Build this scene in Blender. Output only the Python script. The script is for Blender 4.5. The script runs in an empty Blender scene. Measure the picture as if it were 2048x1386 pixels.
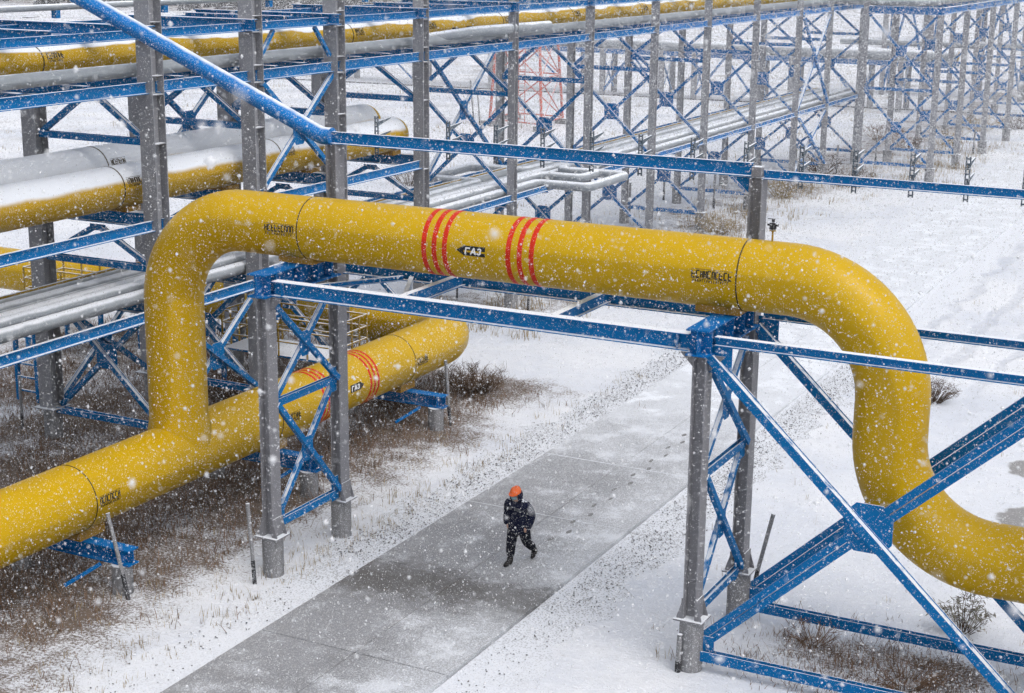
import bpy, math, random
import numpy as np
from math import sin, cos, pi, radians, sqrt
from mathutils import Vector, Matrix

SC = bpy.context.scene
COL = SC.collection
rnd = random.Random(7)
nrs = np.random.RandomState(11)

# ------------------------------------------------------------------ camera
CAM_H = 13.0
YAW, PITCH, ROLL = 0.473521566, 0.250704437, 0.0103411623
f_ = Vector((-sin(YAW) * cos(PITCH), cos(YAW) * cos(PITCH), -sin(PITCH)))
r_ = Vector((cos(YAW), sin(YAW), 0))
u_ = r_.cross(f_)
rr = cos(ROLL) * r_ + sin(ROLL) * u_
uu = -sin(ROLL) * r_ + cos(ROLL) * u_
cam = bpy.data.cameras.new('camera')
cam.lens = 3171.3 / 2048 * 36
cam.sensor_width = 36
cam.clip_end = 3000
cam.dof.use_dof = True
cam.dof.focus_distance = 34.0
cam.dof.aperture_fstop = 5.0
co = bpy.data.objects.new('camera', cam)
M = Matrix((rr, uu, -f_)).transposed().to_4x4()
M.translation = Vector((0, 0, CAM_H))
co.matrix_world = M
COL.objects.link(co)
SC.camera = co

# ------------------------------------------------------------------ sky, sun, exposure
SUN_EL, SUN_AZ = radians(60), radians(118)
w = bpy.data.worlds.new('World')
SC.world = w
w.use_nodes = True
nt = w.node_tree
bg = nt.nodes['Background']
sky = nt.nodes.new('ShaderNodeTexSky')
sky.sky_type = 'NISHITA'
sky.sun_disc = False
sky.sun_elevation = SUN_EL
sky.sun_rotation = SUN_AZ
sky.dust_density = 4.0
hs = nt.nodes.new('ShaderNodeHueSaturation')
hs.inputs['Saturation'].default_value = 0.30
nt.links.new(sky.outputs[0], hs.inputs['Color'])
nt.links.new(hs.outputs[0], bg.inputs[0])
bg.inputs[1].default_value = 0.105
sun = bpy.data.lights.new('sun', 'SUN')
sun.energy = 1.35
sun.angle = radians(48)
sun.color = (1.0, 0.97, 0.94)
so = bpy.data.objects.new('sun', sun)
d = Vector((sin(SUN_AZ) * cos(SUN_EL), cos(SUN_AZ) * cos(SUN_EL), sin(SUN_EL)))
so.rotation_euler = d.to_track_quat('Z', 'Y').to_euler()
so.location = d * 60
COL.objects.link(so)
SC.view_settings.view_transform = 'Standard'
SC.view_settings.look = 'None'
SC.view_settings.exposure = 0.98
SC.view_settings.gamma = 1
SC.cycles.max_bounces = 6
SC.cycles.diffuse_bounces = 2
SC.cycles.volume_bounces = 1

# ------------------------------------------------------------------ materials
def newmat(name):
    m = bpy.data.materials.new(name)
    m.use_nodes = True
    return m, m.node_tree, m.node_tree.nodes['Principled BSDF']

def nd(t, typ, **kw):
    n = t.nodes.new(typ)
    for k, v in kw.items():
        setattr(n, k, v)
    return n

def mth(t, op, a, b=None, c=None):
    n = t.nodes.new('ShaderNodeMath')
    n.operation = op
    for i, v in enumerate((a, b, c)):
        if v is None:
            continue
        if isinstance(v, (int, float)):
            n.inputs[i].default_value = v
        else:
            t.links.new(v, n.inputs[i])
    return n.outputs[0]

def sstep(t, v, lo, hi, a=0.0, b=1.0):
    n = t.nodes.new('ShaderNodeMapRange')
    n.interpolation_type = 'SMOOTHSTEP'
    n.inputs[1].default_value = lo
    n.inputs[2].default_value = hi
    n.inputs[3].default_value = a
    n.inputs[4].default_value = b
    t.links.new(v, n.inputs[0])
    return n.outputs[0]

def noise(t, vec, scale, detail=3.0, rough=0.5):
    n = t.nodes.new('ShaderNodeTexNoise')
    n.inputs['Scale'].default_value = scale
    n.inputs['Detail'].default_value = detail
    n.inputs['Roughness'].default_value = rough
    t.links.new(vec, n.inputs['Vector'])
    return n.outputs['Fac']

def mixc(t, fac, a, b):
    n = t.nodes.new('ShaderNodeMix')
    n.data_type = 'RGBA'
    if isinstance(fac, (int, float)):
        n.inputs[0].default_value = fac
    else:
        t.links.new(fac, n.inputs[0])
    for i, v in ((6, a), (7, b)):
        if isinstance(v, tuple):
            n.inputs[i].default_value = (*v, 1)
        else:
            t.links.new(v, n.inputs[i])
    return n.outputs[2]

SNOW = (0.80, 0.83, 0.88)

def snowy(name, base, rough=0.5, metal=0.0, lo=0.55, hi=0.75, nscale=3.0, namp=0.25, var=0.12, frost=0.0, vscale=1.3, coat=0.0, streak=0.0, fscale=38):
    """painted or bare steel with snow lying where the surface faces the sky, and blown snow dust"""
    m, t, b = newmat(name)
    g = nd(t, 'ShaderNodeNewGeometry')
    pos = g.outputs['Position']
    sx = nd(t, 'ShaderNodeSeparateXYZ')
    t.links.new(g.outputs['Normal'], sx.inputs[0])
    n1 = noise(t, pos, nscale, 4)
    k = mth(t, 'ADD', sx.outputs[2], mth(t, 'MULTIPLY', mth(t, 'SUBTRACT', n1, 0.5), namp * 2))
    fac = sstep(t, k, lo, hi)
    if frost > 0:
        n3 = noise(t, pos, fscale, 2, 0.6)
        fr = sstep(t, n3, 0.56, 0.68, 0, frost)
        fac = mth(t, 'MAXIMUM', fac, fr)
    n2 = noise(t, pos, vscale, 5, 0.6)
    dark = tuple(c * (1 - var) for c in base)
    light = tuple(min(1, c * (1 + var)) for c in base)
    bc = mixc(t, n2, dark, light)
    if streak > 0:
        mp = nd(t, 'ShaderNodeMapping')
        mp.inputs['Scale'].default_value = (9, 9, 0.35)
        t.links.new(pos, mp.inputs[0])
        n4 = noise(t, mp.outputs[0], 1.0, 4)
        bc = mixc(t, sstep(t, n4, 0.5, 0.75, 0, streak), bc, tuple(c * 0.45 + 0.03 for c in base))
    t.links.new(mixc(t, fac, bc, SNOW), b.inputs['Base Color'])
    t.links.new(mth(t, 'ADD', rough, mth(t, 'MULTIPLY', fac, 0.9 - rough)), b.inputs['Roughness'])
    b.inputs['Metallic'].default_value = 0
    b.inputs['Specular IOR Level'].default_value = 0.18
    if metal:
        t.links.new(mth(t, 'MULTIPLY', mth(t, 'SUBTRACT', 1.0, fac), metal), b.inputs['Metallic'])
    if coat:
        b.inputs['Coat Weight'].default_value = coat
        b.inputs['Coat Roughness'].default_value = 0.25
    return m

def plain(name, base, rough=0.6, var=0.15, scale=4.0, metal=0.0):
    m, t, b = newmat(name)
    g = nd(t, 'ShaderNodeNewGeometry')
    n2 = noise(t, g.outputs['Position'], scale, 5, 0.6)
    t.links.new(mixc(t, n2, tuple(c * (1 - var) for c in base), tuple(min(1, c * (1 + var)) for c in base)), b.inputs['Base Color'])
    b.inputs['Roughness'].default_value = rough
    b.inputs['Metallic'].default_value = metal
    return m

BLUE = snowy('blue_paint', (0.000, 0.152, 0.41), 0.6, lo=0.52, hi=0.74, frost=0.0, var=0.25, namp=0.4, nscale=5)
BLUE_BARE = snowy('blue_paint_sheltered', (0.000, 0.135, 0.40), 0.6, lo=1.2, hi=1.4, frost=0.0, var=0.22)
BLUE_FAR = snowy('blue_paint_dust_and_veil', (0.004, 0.16, 0.46), 0.6, lo=0.5, hi=0.7, frost=0.42, var=0.25, fscale=14)  # white specks: snow dust, plus the veil of falling snow painted on
GREY = snowy('grey_column_steel', (0.30, 0.305, 0.33), 0.55, lo=0.6, hi=0.8, frost=0.10, var=0.10, streak=0.10)
GREY_FAR = snowy('grey_column_steel_dust_and_veil', (0.33, 0.335, 0.36), 0.6, lo=0.6, hi=0.8, frost=0.45, var=0.1, fscale=14)  # clinging snow and falling-snow haze, both put into the colour as specks
GREYW = snowy('grey_leg_steel', (0.25, 0.25, 0.27), 0.55, lo=0.6, hi=0.8, frost=0.06, var=0.10, streak=0.12)
PILE = snowy('pile_steel', (0.25, 0.25, 0.26), 0.75, lo=0.6, hi=0.8, frost=0.5, var=0.25, streak=0.5)
YELLOW = snowy('yellow_pipe_paint', (0.56, 0.345, 0.001), 0.38, lo=1.5, hi=1.6, frost=0.0, var=0.10, vscale=1.1, streak=0.12, coat=0.12)
YSNOW = snowy('yellow_pipe_under_snow', (0.48, 0.29, 0.004), 0.45, lo=0.20, hi=0.46, nscale=0.7, namp=0.22, frost=0.25, var=0.14)
YSNOW_HI = snowy('yellow_pipe_snow_on_crown', (0.50, 0.31, 0.005), 0.45, lo=0.66, hi=0.78, nscale=0.5, namp=0.5, frost=0.25, var=0.14)
YRAIL = snowy('yellow_rail_paint', (0.36, 0.225, 0.012), 0.5, lo=0.7, hi=0.9, frost=0.3)
SILVER = snowy('galvanised_cladding', (0.43, 0.46, 0.48), 0.45, metal=0.35, lo=0.86, hi=1.1, nscale=2.0, namp=0.2, frost=0.25, var=0.2)
YBLANKET = snowy('yellow_pipe_under_snow_blanket', (0.48, 0.29, 0.004), 0.45, lo=0.0, hi=0.26, nscale=0.7, namp=0.28, frost=0.25, var=0.14)
SILVER_SNOW = snowy('galvanised_cladding_under_snow', (0.33, 0.36, 0.39), 0.55, metal=0.1, lo=0.42, hi=0.8, nscale=2.0, namp=0.25, frost=0.3, var=0.2)
RED = snowy('red_band_paint', (0.60, 0.030, 0.010), 0.45, lo=1.5, hi=1.6, var=0.3, vscale=9, streak=0.12)
REDSTEEL = snowy('red_mast_paint', (0.58, 0.14, 0.10), 0.6, lo=0.7, hi=0.9, frost=0.6, fscale=10)
BLACK = plain('black_label', (0.012, 0.012, 0.014), 0.4)
STENCIL = plain('faded_stencil', (0.055, 0.04, 0.012), 0.6, 0.5, 25)
WHITE = plain('white_lettering', (0.8, 0.8, 0.8), 0.5)
SEAM = plain('weld_seam', (0.07, 0.05, 0.015), 0.7)
RUST = plain('rusty_shoe', (0.30, 0.17, 0.02), 0.8, 0.5, 6)
DARKPOST = snowy('dark_post_steel', (0.05, 0.05, 0.055), 0.7, lo=0.5, hi=0.8, frost=0.6, fscale=30)
TRAY = snowy('bracket_steel', (0.10, 0.13, 0.16), 0.6, lo=0.5, hi=0.8, frost=0.5)
NAVY = snowy('navy_cloth', (0.008, 0.011, 0.034), 0.9, lo=0.93, hi=1.0, nscale=20, namp=0.2, frost=0.05, var=0.35, vscale=7, fscale=40)
TROUSER = snowy('dark_trouser_cloth', (0.008, 0.009, 0.018), 0.9, lo=0.95, hi=1.05, nscale=20, namp=0.2, frost=0.04, var=0.35, vscale=7, fscale=40)
BOOT = plain('boot_leather', (0.012, 0.010, 0.010), 0.6)
HAT = plain('orange_helmet', (0.82, 0.145, 0.022), 0.55, 0.15)
SKIN = plain('skin', (0.50, 0.30, 0.22), 0.6, 0.05)
MASK = plain('pale_blue_scarf', (0.18, 0.32, 0.38), 0.8)
REFL = plain('reflective_tape', (0.075, 0.08, 0.095), 0.5)
TWIG = plain('dry_twigs', (0.10, 0.060, 0.035), 0.9, 0.4, 3)
STRAW = plain('dry_straw', (0.33, 0.25, 0.13), 0.9, 0.35, 3)
WEED = plain('brown_weeds', (0.20, 0.125, 0.08), 0.9, 0.4, 3)
STONE = plain('gravel_stone', (0.20, 0.20, 0.205), 0.9, 0.6, 9)
LEAFY = plain('grey_green_leaves', (0.14, 0.13, 0.095), 0.8, 0.4, 5)
FOREST = plain('far_scrub', (0.07, 0.07, 0.075), 0.9, 0.4, 0.2)

def mat_flake():
    m, t, b = newmat('snowflake')
    b.inputs['Base Color'].default_value = (0.93, 0.94, 0.96, 1)
    b.inputs['Roughness'].default_value = 0.9
    b.inputs['Alpha'].default_value = 0.55
    return m
FLAKE = mat_flake()

def mat_ground():
    m, t, b = newmat('snow_ground')
    g = nd(t, 'ShaderNodeNewGeometry')
    pos = g.outputs['Position']
    s = nd(t, 'ShaderNodeSeparateXYZ')
    t.links.new(pos, s.inputs[0])
    X, Y = s.outputs[0], s.outputs[1]
    nbig = noise(t, pos, 0.35, 4)
    nmid = noise(t, pos, 2.2, 6, 0.65)
    nfin = noise(t, pos, 16, 4, 0.7)
    nspk = noise(t, pos, 55, 2, 0.7)
    # thinly covered earth under and beside the pipes and the rack
    dx = mth(t, 'ABSOLUTE', mth(t, 'ADD', X, 25.8))
    a1 = sstep(t, dx, 4.6, 8.4, 0.86, 0)
    a1 = mth(t, 'MULTIPLY', a1, sstep(t, Y, 40.5, 43, 1, 0))
    a0 = mth(t, 'MULTIPLY', sstep(t, mth(t, 'ABSOLUTE', mth(t, 'ADD', X, 33.0)), 3.0, 8.0, 0.74, 0), sstep(t, mth(t, 'ABSOLUTE', mth(t, 'SUBTRACT', Y, 36.5)), 4.0, 8.0, 1, 0))
    a1 = mth(t, 'MAXIMUM', a1, a0)
    dy2 = mth(t, 'ADD', mth(t, 'POWER', mth(t, 'MULTIPLY', mth(t, 'ADD', X, 6.2), 0.5), 2.0), mth(t, 'POWER', mth(t, 'SUBTRACT', Y, 27.2), 2.0))
    a2 = sstep(t, dy2, 0.2, 3.0, 0.62, 0)
    # rack foot further away: dry grass through the snow
    a3 = mth(t, 'MULTIPLY', sstep(t, mth(t, 'ABSOLUTE', mth(t, 'ADD', X, 26.5)), 1.0, 6.0, 0.62, 0), sstep(t, Y, 42, 52))
    a4 = sstep(t, X, -60, -34, 0.30, 0.0)
    a4 = mth(t, 'MAXIMUM', a4, sstep(t, Y, 90, 140, 0, 0.42))
    a4 = mth(t, 'MAXIMUM', a4, mth(t, 'MULTIPLY', sstep(t, Y, 200, 250, 0, 0.75), sstep(t, X, -130, -80, 1, 0)))
    # slope left of the road
    a5 = mth(t, 'MULTIPLY', sstep(t, X, -21.5, -18.2, 0.78, 0.12), sstep(t, Y, 24, 38, 1, 0.25))
    bare = mth(t, 'MAXIMUM', mth(t, 'MAXIMUM', a1, a2), mth(t, 'MAXIMUM', mth(t, 'MAXIMUM', a3, a4), a5))
    k = mth(t, 'ADD', bare, mth(t, 'MULTIPLY', mth(t, 'SUBTRACT', nmid, 0.5), 0.9))
    k = mth(t, 'ADD', k, mth(t, 'MULTIPLY', mth(t, 'SUBTRACT', nfin, 0.5), 1.7))
    k = mth(t, 'ADD', k, mth(t, 'MULTIPLY', mth(t, 'SUBTRACT', nspk, 0.5), 0.9))
    k = mth(t, 'ADD', k, mth(t, 'MULTIPLY', mth(t, 'SUBTRACT', nbig, 0.5), 1.3))
    earth = sstep(t, k, 0.46, 0.86)
    # puddle-dark bare spots
    def spot(x, y, rx, ry):
        q = mth(t, 'ADD', mth(t, 'POWER', mth(t, 'DIVIDE', mth(t, 'SUBTRACT', X, x), rx), 2.0),
                mth(t, 'POWER', mth(t, 'DIVIDE', mth(t, 'SUBTRACT', Y, y), ry), 2.0))
        q = mth(t, 'ADD', q, mth(t, 'MULTIPLY', mth(t, 'SUBTRACT', nmid, 0.5), 1.4))
        return sstep(t, q, 0.7, 1.1, 0.85, 0)
    sp = mth(t, 'MAXIMUM', spot(-5.75, 40.5, 0.6, 0.8), spot(-5.0, 36.6, 0.9, 1.0))
    # tyre and slab ghosts on the snowed-over road and the open field
    tr = mth(t, 'MULTIPLY', sstep(t, nbig, 0.35, 0.6, 0.3, 1), 1.0)
    trk = None
    for x0, wd in ((-16.3, .3), (-14.5, .3), (-11.6, .22), (-9.9, .22), (-8.4, .2), (-5.9, .35), (-3.6, .3)):
        q = sstep(t, mth(t, 'ABSOLUTE', mth(t, 'ADD', mth(t, 'SUBTRACT', X, x0), mth(t, 'MULTIPLY', mth(t, 'SUBTRACT', nbig, 0.5), 1.6))), wd * 0.5, wd * 1.6, 1, 0)
        trk = q if trk is None else mth(t, 'MAXIMUM', trk, q)
    trk = mth(t, 'MULTIPLY', mth(t, 'MULTIPLY', trk, sstep(t, Y, 40, 52, 0, 1)), sstep(t, nmid, 0.3, 0.65, 0.25, 1))
    soil = mixc(t, nmid, (0.06, 0.046, 0.037), (0.21, 0.155, 0.115))
    snow = mixc(t, sstep(t, noise(t, pos, 0.16, 5, 0.65), 0.35, 0.65), (0.67, 0.70, 0.765), (0.80, 0.815, 0.85))
    snow = mixc(t, mth(t, 'MULTIPLY', trk, 0.6), snow, (0.50, 0.53, 0.60))
    snow = mixc(t, sstep(t, mth(t, 'ADD', nmid, mth(t, 'MULTIPLY', nfin, 0.6)), 0.92, 1.15, 0, 0.32), snow, (0.42, 0.37, 0.31))
    snow = mixc(t, sstep(t, nspk, 0.60, 0.72, 0, 0.12), snow, (0.42, 0.40, 0.38))
    c = mixc(t, earth, snow, soil)
    c = mixc(t, sp, c, (0.22, 0.21, 0.20))
    t.links.new(c, b.inputs['Base Color'])
    b.inputs['Roughness'].default_value = 0.85
    bp = nd(t, 'ShaderNodeBump')
    bp.inputs['Strength'].default_value = 0.5
    bp.inputs['Distance'].default_value = 0.12
    t.links.new(mth(t, 'SUBTRACT', mth(t, 'ADD', mth(t, 'MULTIPLY', nmid, 1.3), mth(t, 'MULTIPLY', nfin, 0.35)), trk), bp.inputs['Height'])
    t.links.new(bp.outputs[0], b.inputs['Normal'])
    return m

def mat_road():
    m, t, b = newmat('concrete_road')
    g = nd(t, 'ShaderNodeNewGeometry')
    pos = g.outputs['Position']
    s = nd(t, 'ShaderNodeSeparateXYZ')
    t.links.new(pos, s.inputs[0])
    X, Y = s.outputs[0], s.outputs[1]
    nb = noise(t, pos, 0.7, 4)
    nm = noise(t, pos, 3, 5, 0.65)
    nf = sstep(t, noise(t, pos, 38, 3, 0.75), 0.40, 0.62)
    conc = mixc(t, nm, (0.20, 0.203, 0.215), (0.29, 0.29, 0.30))
    # wet dark band across the slabs
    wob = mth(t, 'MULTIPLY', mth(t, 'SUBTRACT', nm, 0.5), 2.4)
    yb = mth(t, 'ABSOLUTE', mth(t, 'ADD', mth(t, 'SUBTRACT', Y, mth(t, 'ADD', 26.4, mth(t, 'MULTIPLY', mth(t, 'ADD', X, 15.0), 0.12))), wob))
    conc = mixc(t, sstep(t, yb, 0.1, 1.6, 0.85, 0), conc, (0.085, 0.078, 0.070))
    patch = sstep(t, noise(t, pos, 0.42, 3, 0.6), 0.46, 0.62, 0, 0.25)
    conc = mixc(t, patch, conc, (0.12, 0.118, 0.116))
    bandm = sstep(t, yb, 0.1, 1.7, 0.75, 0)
    # a dusting of snow, thicker away from the lens side and along the right edge
    dust = sstep(t, mth(t, 'ADD', Y, mth(t, 'MULTIPLY', nb, 8)), 34, 50, 0.22, 0.98)
    dust = mth(t, 'MAXIMUM', dust, sstep(t, mth(t, 'ADD', X, mth(t, 'MULTIPLY', nb, 1.2)), -14.8, -12.6, 0.2, 0.55))
    dust = mth(t, 'MAXIMUM', dust, mth(t, 'MULTIPLY', sstep(t, mth(t, 'SUBTRACT', X, mth(t, 'MULTIPLY', Y, 0.28)), -20.6, -18.6, 0.0, 0.97), sstep(t, Y, 24.5, 26.2, 1, 0)))
    dust = mth(t, 'ADD', dust, sstep(t, noise(t, pos, 0.9, 5, 0.65), 0.48, 0.68, -0.06, 0.30))
    dust = mth(t, 'MINIMUM', mth(t, 'MAXIMUM', dust, 0.0), 1.0)
    fl = mth(t, 'MULTIPLY', sstep(t, mth(t, 'ADD', mth(t, 'MULTIPLY', dust, 0.9), mth(t, 'MULTIPLY', nf, 0.5)), 0.34, 1.0), 0.8)
    fl = mth(t, 'MAXIMUM', fl, mth(t, 'MULTIPLY', dust, dust))
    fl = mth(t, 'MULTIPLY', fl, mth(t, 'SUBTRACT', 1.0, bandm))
    t.links.new(mixc(t, fl, conc, SNOW), b.inputs['Base Color'])
    t.links.new(mth(t, 'ADD', 0.55, mth(t, 'MULTIPLY', fl, 0.3)), b.inputs['Roughness'])
    return m

def mat_verge():
    m, t, b = newmat('gravel_snow')
    g = nd(t, 'ShaderNodeNewGeometry')
    pos = g.outputs['Position']
    s = nd(t, 'ShaderNodeSeparateXYZ')
    t.links.new(pos, s.inputs[0])
    v = nd(t, 'ShaderNodeTexVoronoi')
    v.inputs['Scale'].default_value = 21
    t.links.new(pos, v.inputs['Vector'])
    nm = noise(t, pos, 1.1, 5, 0.65)
    k = mth(t, 'SUBTRACT', mth(t, 'MULTIPLY', nm, 0.75), v.outputs['Distance'])
    fac = sstep(t, k, -0.16, 0.20, 0.04, 0.85)
    fac = mth(t, 'MULTIPLY', fac, sstep(t, s.outputs[1], 22, 28, 0.25, 1))
    fac = mth(t, 'MULTIPLY', fac, sstep(t, s.outputs[1], 40, 58, 1, 0.12))
    t.links.new(mixc(t, fac, (0.745, 0.77, 0.82), (0.22, 0.22, 0.225)), b.inputs['Base Color'])
    b.inputs['Roughness'].default_value = 0.9
    return m

# ------------------------------------------------------------------ geometry helpers
class MB:
    def __init__(self):
        self.v, self.f = [], []

    def prism(self, p0, p1, prof, up=(0, 0, 1)):
        p0, p1 = Vector(p0), Vector(p1)
        d = (p1 - p0).normalized()
        up = Vector(up)
        side = d.cross(up)
        if side.length < 1e-4:
            side = d.cross(Vector((0, 1, 0)))
        side.normalize()
        up = side.cross(d)
        n, o = len(prof), len(self.v)
        for p in (p0, p1):
            for a, b in prof:
                self.v.append(p + side * a + up * b)
        for i in range(n):
            j = (i + 1) % n
            self.f.append((o + i, o + j, o + n + j, o + n + i))
        self.f.append(tuple(o + i for i in reversed(range(n))))
        self.f.append(tuple(o + n + i for i in range(n)))
        return self

    def ibeam(self, p0, p1, h, b, tf=0.02, tw=0.014, up=(0, 0, 1), bt=None):
        H, B, T = h / 2, b / 2, tw / 2
        A = B if bt is None else bt / 2
        pr = [(-B, -H), (B, -H), (B, -H + tf), (T, -H + tf), (T, H - tf), (A, H - tf), (A, H), (-A, H), (-A, H - tf), (-T, H - tf), (-T, -H + tf), (-B, -H + tf)]
        return self.prism(p0, p1, pr, up)

    def bar(self, p0, p1, a, b=None, up=(0, 0, 1)):
        b = a if b is None else b
        return self.prism(p0, p1, [(-a / 2, -b / 2), (a / 2, -b / 2), (a / 2, b / 2), (-a / 2, b / 2)], up)

    def rod(self, p0, p1, r, n=10):
        return self.prism(p0, p1, [(r * cos(2 * pi * i / n), r * sin(2 * pi * i / n)) for i in range(n)])

    def cone(self, p0, p1, r0, r1, n=12):
        return self.tube([p0, p1], [r0, r1], n)

    def box(self, c, s):
        return self.bar((c[0], c[1] - s[1] / 2, c[2]), (c[0], c[1] + s[1] / 2, c[2]), s[0], s[2])

    def slab(self, pts, thick):
        pts = [Vector(p) for p in pts]
        nn = (pts[1] - pts[0]).cross(pts[2] - pts[0]).normalized() * thick / 2
        o, n = len(self.v), len(pts)
        self.v += [p - nn for p in pts] + [p + nn for p in pts]
        for i in range(n):
            j = (i + 1) % n
            self.f.append((o + i, o + j, o + n + j, o + n + i))
        self.f.append(tuple(o + i for i in reversed(range(n))))
        self.f.append(tuple(o + n + i for i in range(n)))
        return self

    def tube(self, pts, r, n=32, cap=True):
        pts = [Vector(p) for p in pts]
        rs = r if isinstance(r, (list, tuple)) else [r] * len(pts)
        o = len(self.v)
        d = (pts[1] - pts[0]).normalized()
        a = d.cross(Vector((0, 0, 1)))
        if a.length < 1e-3:
            a = Vector((1, 0, 0))
        a.normalize()
        for i, p in enumerate(pts):
            if i == 0:
                t = pts[1] - p
            elif i == len(pts) - 1:
                t = p - pts[i - 1]
            else:
                t = (pts[i + 1] - p).normalized() + (p - pts[i - 1]).normalized()
            t.normalize()
            a = (a - t * a.dot(t)).normalized()
            b = t.cross(a)
            for k in range(n):
                q = 2 * pi * k / n
                self.v.append(p + (a * cos(q) + b * sin(q)) * rs[i])
        for i in range(len(pts) - 1):
            for k in range(n):
                l = (k + 1) % n
                self.f.append((o + i * n + k, o + i * n + l, o + (i + 1) * n + l, o + (i + 1) * n + k))
        if cap:
            self.f.append(tuple(o + k for k in reversed(range(n))))
            e = o + (len(pts) - 1) * n
            self.f.append(tuple(e + k for k in range(n)))
        return self

    def mesh(self, name, off=Vector((0, 0, 0)), smooth=False):
        me = bpy.data.meshes.new(name)
        me.from_pydata([tuple(p - off) for p in map(Vector, self.v)], [], self.f)
        me.update()
        if smooth:
            me.polygons.foreach_set('use_smooth', [True] * len(me.polygons))
            try:
                me.set_sharp_from_angle(angle=radians(40))
            except Exception:
                pass
        return me

    def build(self, name, mat, parent=None, smooth=False):
        off = Vector((0, 0, 0))
        p = parent
        while p is not None:
            off += Vector(p.location)
            p = p.parent
        me = self.mesh(name, off, smooth)
        me.materials.append(mat)
        o = bpy.data.objects.new(name, me)
        COL.objects.link(o)
        if parent is not None:
            o.parent = parent
        return o

def tag(o, label=None, cat=None, group=None, kind=None):
    for k, v in (('label', label), ('category', cat), ('group', group), ('kind', kind or 'thing')):
        if v:
            o[k] = v
    return o

def thing(name, label, cat, loc, group=None):
    o = bpy.data.objects.new(name, None)
    o.empty_display_size = 0.3
    o.location = loc
    COL.objects.link(o)
    return tag(o, label, cat, group)

def copy_tree(o, loc, label):
    def cp(q, parent):
        c = q.copy()
        COL.objects.link(c)
        if parent is not None:
            c.parent = parent
        for ch in list(q.children):
            cp(ch, c)
        return c
    r = cp(o, None)
    r.location = loc
    r['label'] = label
    return r

def fillet(corners, R, n=10):
    """polyline through corners with rounded bends"""
    out = [Vector(corners[0])]
    for i in range(1, len(corners) - 1):
        p0, p, p1 = Vector(corners[i - 1]), Vector(corners[i]), Vector(corners[i + 1])
        a, b = (p0 - p).normalized(), (p1 - p).normalized()
        ang = a.angle(b)
        tl = R / math.tan(ang / 2)
        c = p + (a + b).normalized() * (R / sin(ang / 2))
        s, e = p + a * tl - c, p + b * tl - c
        tot = s.angle(e)
        for k in range(n + 1):
            q = k / n
            out.append(c + (s * sin((1 - q) * tot) + e * sin(q * tot)) / sin(tot))
    out.append(Vector(corners[-1]))
    return out

ORD = ['first', 'second', 'third', 'fourth', 'fifth', 'sixth', 'seventh', 'eighth', 'ninth', 'tenth', 'eleventh', 'twelfth', 'thirteenth', 'fourteenth', 'fifteenth']

# ------------------------------------------------------------------ setting
def sheet(name, x0, x1, y0, y1, z, nx, ny, mat, hf=None):
    xs, ys = np.linspace(x0, x1, nx + 1), np.linspace(y0, y1, ny + 1)
    V = [(x, y, z + (hf(x, y) if hf else 0)) for y in ys for x in xs]
    F = [(j * (nx + 1) + i, j * (nx + 1) + i + 1, (j + 1) * (nx + 1) + i + 1, (j + 1) * (nx + 1) + i) for j in range(ny) for i in range(nx)]
    m = MB()
    m.v, m.f = V, F
    o = m.build(name, mat, smooth=True)
    o['kind'] = 'structure'
    return o

GROUND = mat_ground()
sheet('ground', -600, 300, -60, 900, 0, 1, 1, GROUND)
RX0, RX1 = -17.12, -13.0
rd = MB()
y = 6.4
joints = []
while y < 120:
    y1 = y + 4.14
    for xa, xb in ((RX0, -15.0), (-14.985, RX1)):
        rd.box(((xa + xb) / 2, (y + y1 - 0.022) / 2, 0.0), (xb - xa, y1 - y - 0.022, 0.18))
    joints.append(y1)
    y = y1
ROAD = mat_road()
road = rd.build('road', ROAD)
road['kind'] = 'structure'
# worker's footprints, trodden through the dusting, and snow lying in the slab joints
fp = MB()
for i in range(15):
    q = i / 14
    x, y = -14.22 - 0.2 * q + (0.09 if i % 2 else -0.09), 29.9 + 0.62 * i
    fp.slab([(x + 0.045 * cos(a) * (1 + .3 * sin(a * 2 + i)), y + 0.13 * sin(a), 0.0945) for a in np.linspace(0, 2 * pi, 10)[:-1]], 0.006)
fp.build('footprint_trail', plain('trodden_wet_concrete', (0.20, 0.20, 0.20), 0.6, 0.4, 20), road)
js = MB()
for yj in joints:
    if 30 < yj < 37 or yj > 38:
        js.box(((RX0 + RX1) / 2, yj - 0.011, 0.0912), (RX1 - RX0 - 0.05, 0.045 if 34 < yj < 37 else 0.02, 0.006))
js.build('joint_snow', plain('joint_snow', (0.62, 0.64, 0.68), 0.9, 0.3, 3), road)
VERGE = mat_verge()
for sd in (-1, 1):
    xe = RX0 if sd < 0 else RX1
    V = sheet('verge', min(xe + sd * 0.02, xe + sd * 1.3), max(xe + sd * 0.02, xe + sd * 1.3), 10, 100, 0.012, 2, 220, VERGE, lambda x, y: 0.01 * sin(y * 1.7 + x * 3))
    for v in V.data.vertices:                  # ragged outer edge, feathered down into the snow
        if abs(v.co.x - xe) > 1.0:
            v.co.x += sd * (0.22 * sin(v.co.y * 1.9) + 0.18 * sin(v.co.y * 4.7 + 1) + rnd.uniform(-0.16, 0.16))
            v.co.z = 0.003
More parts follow.
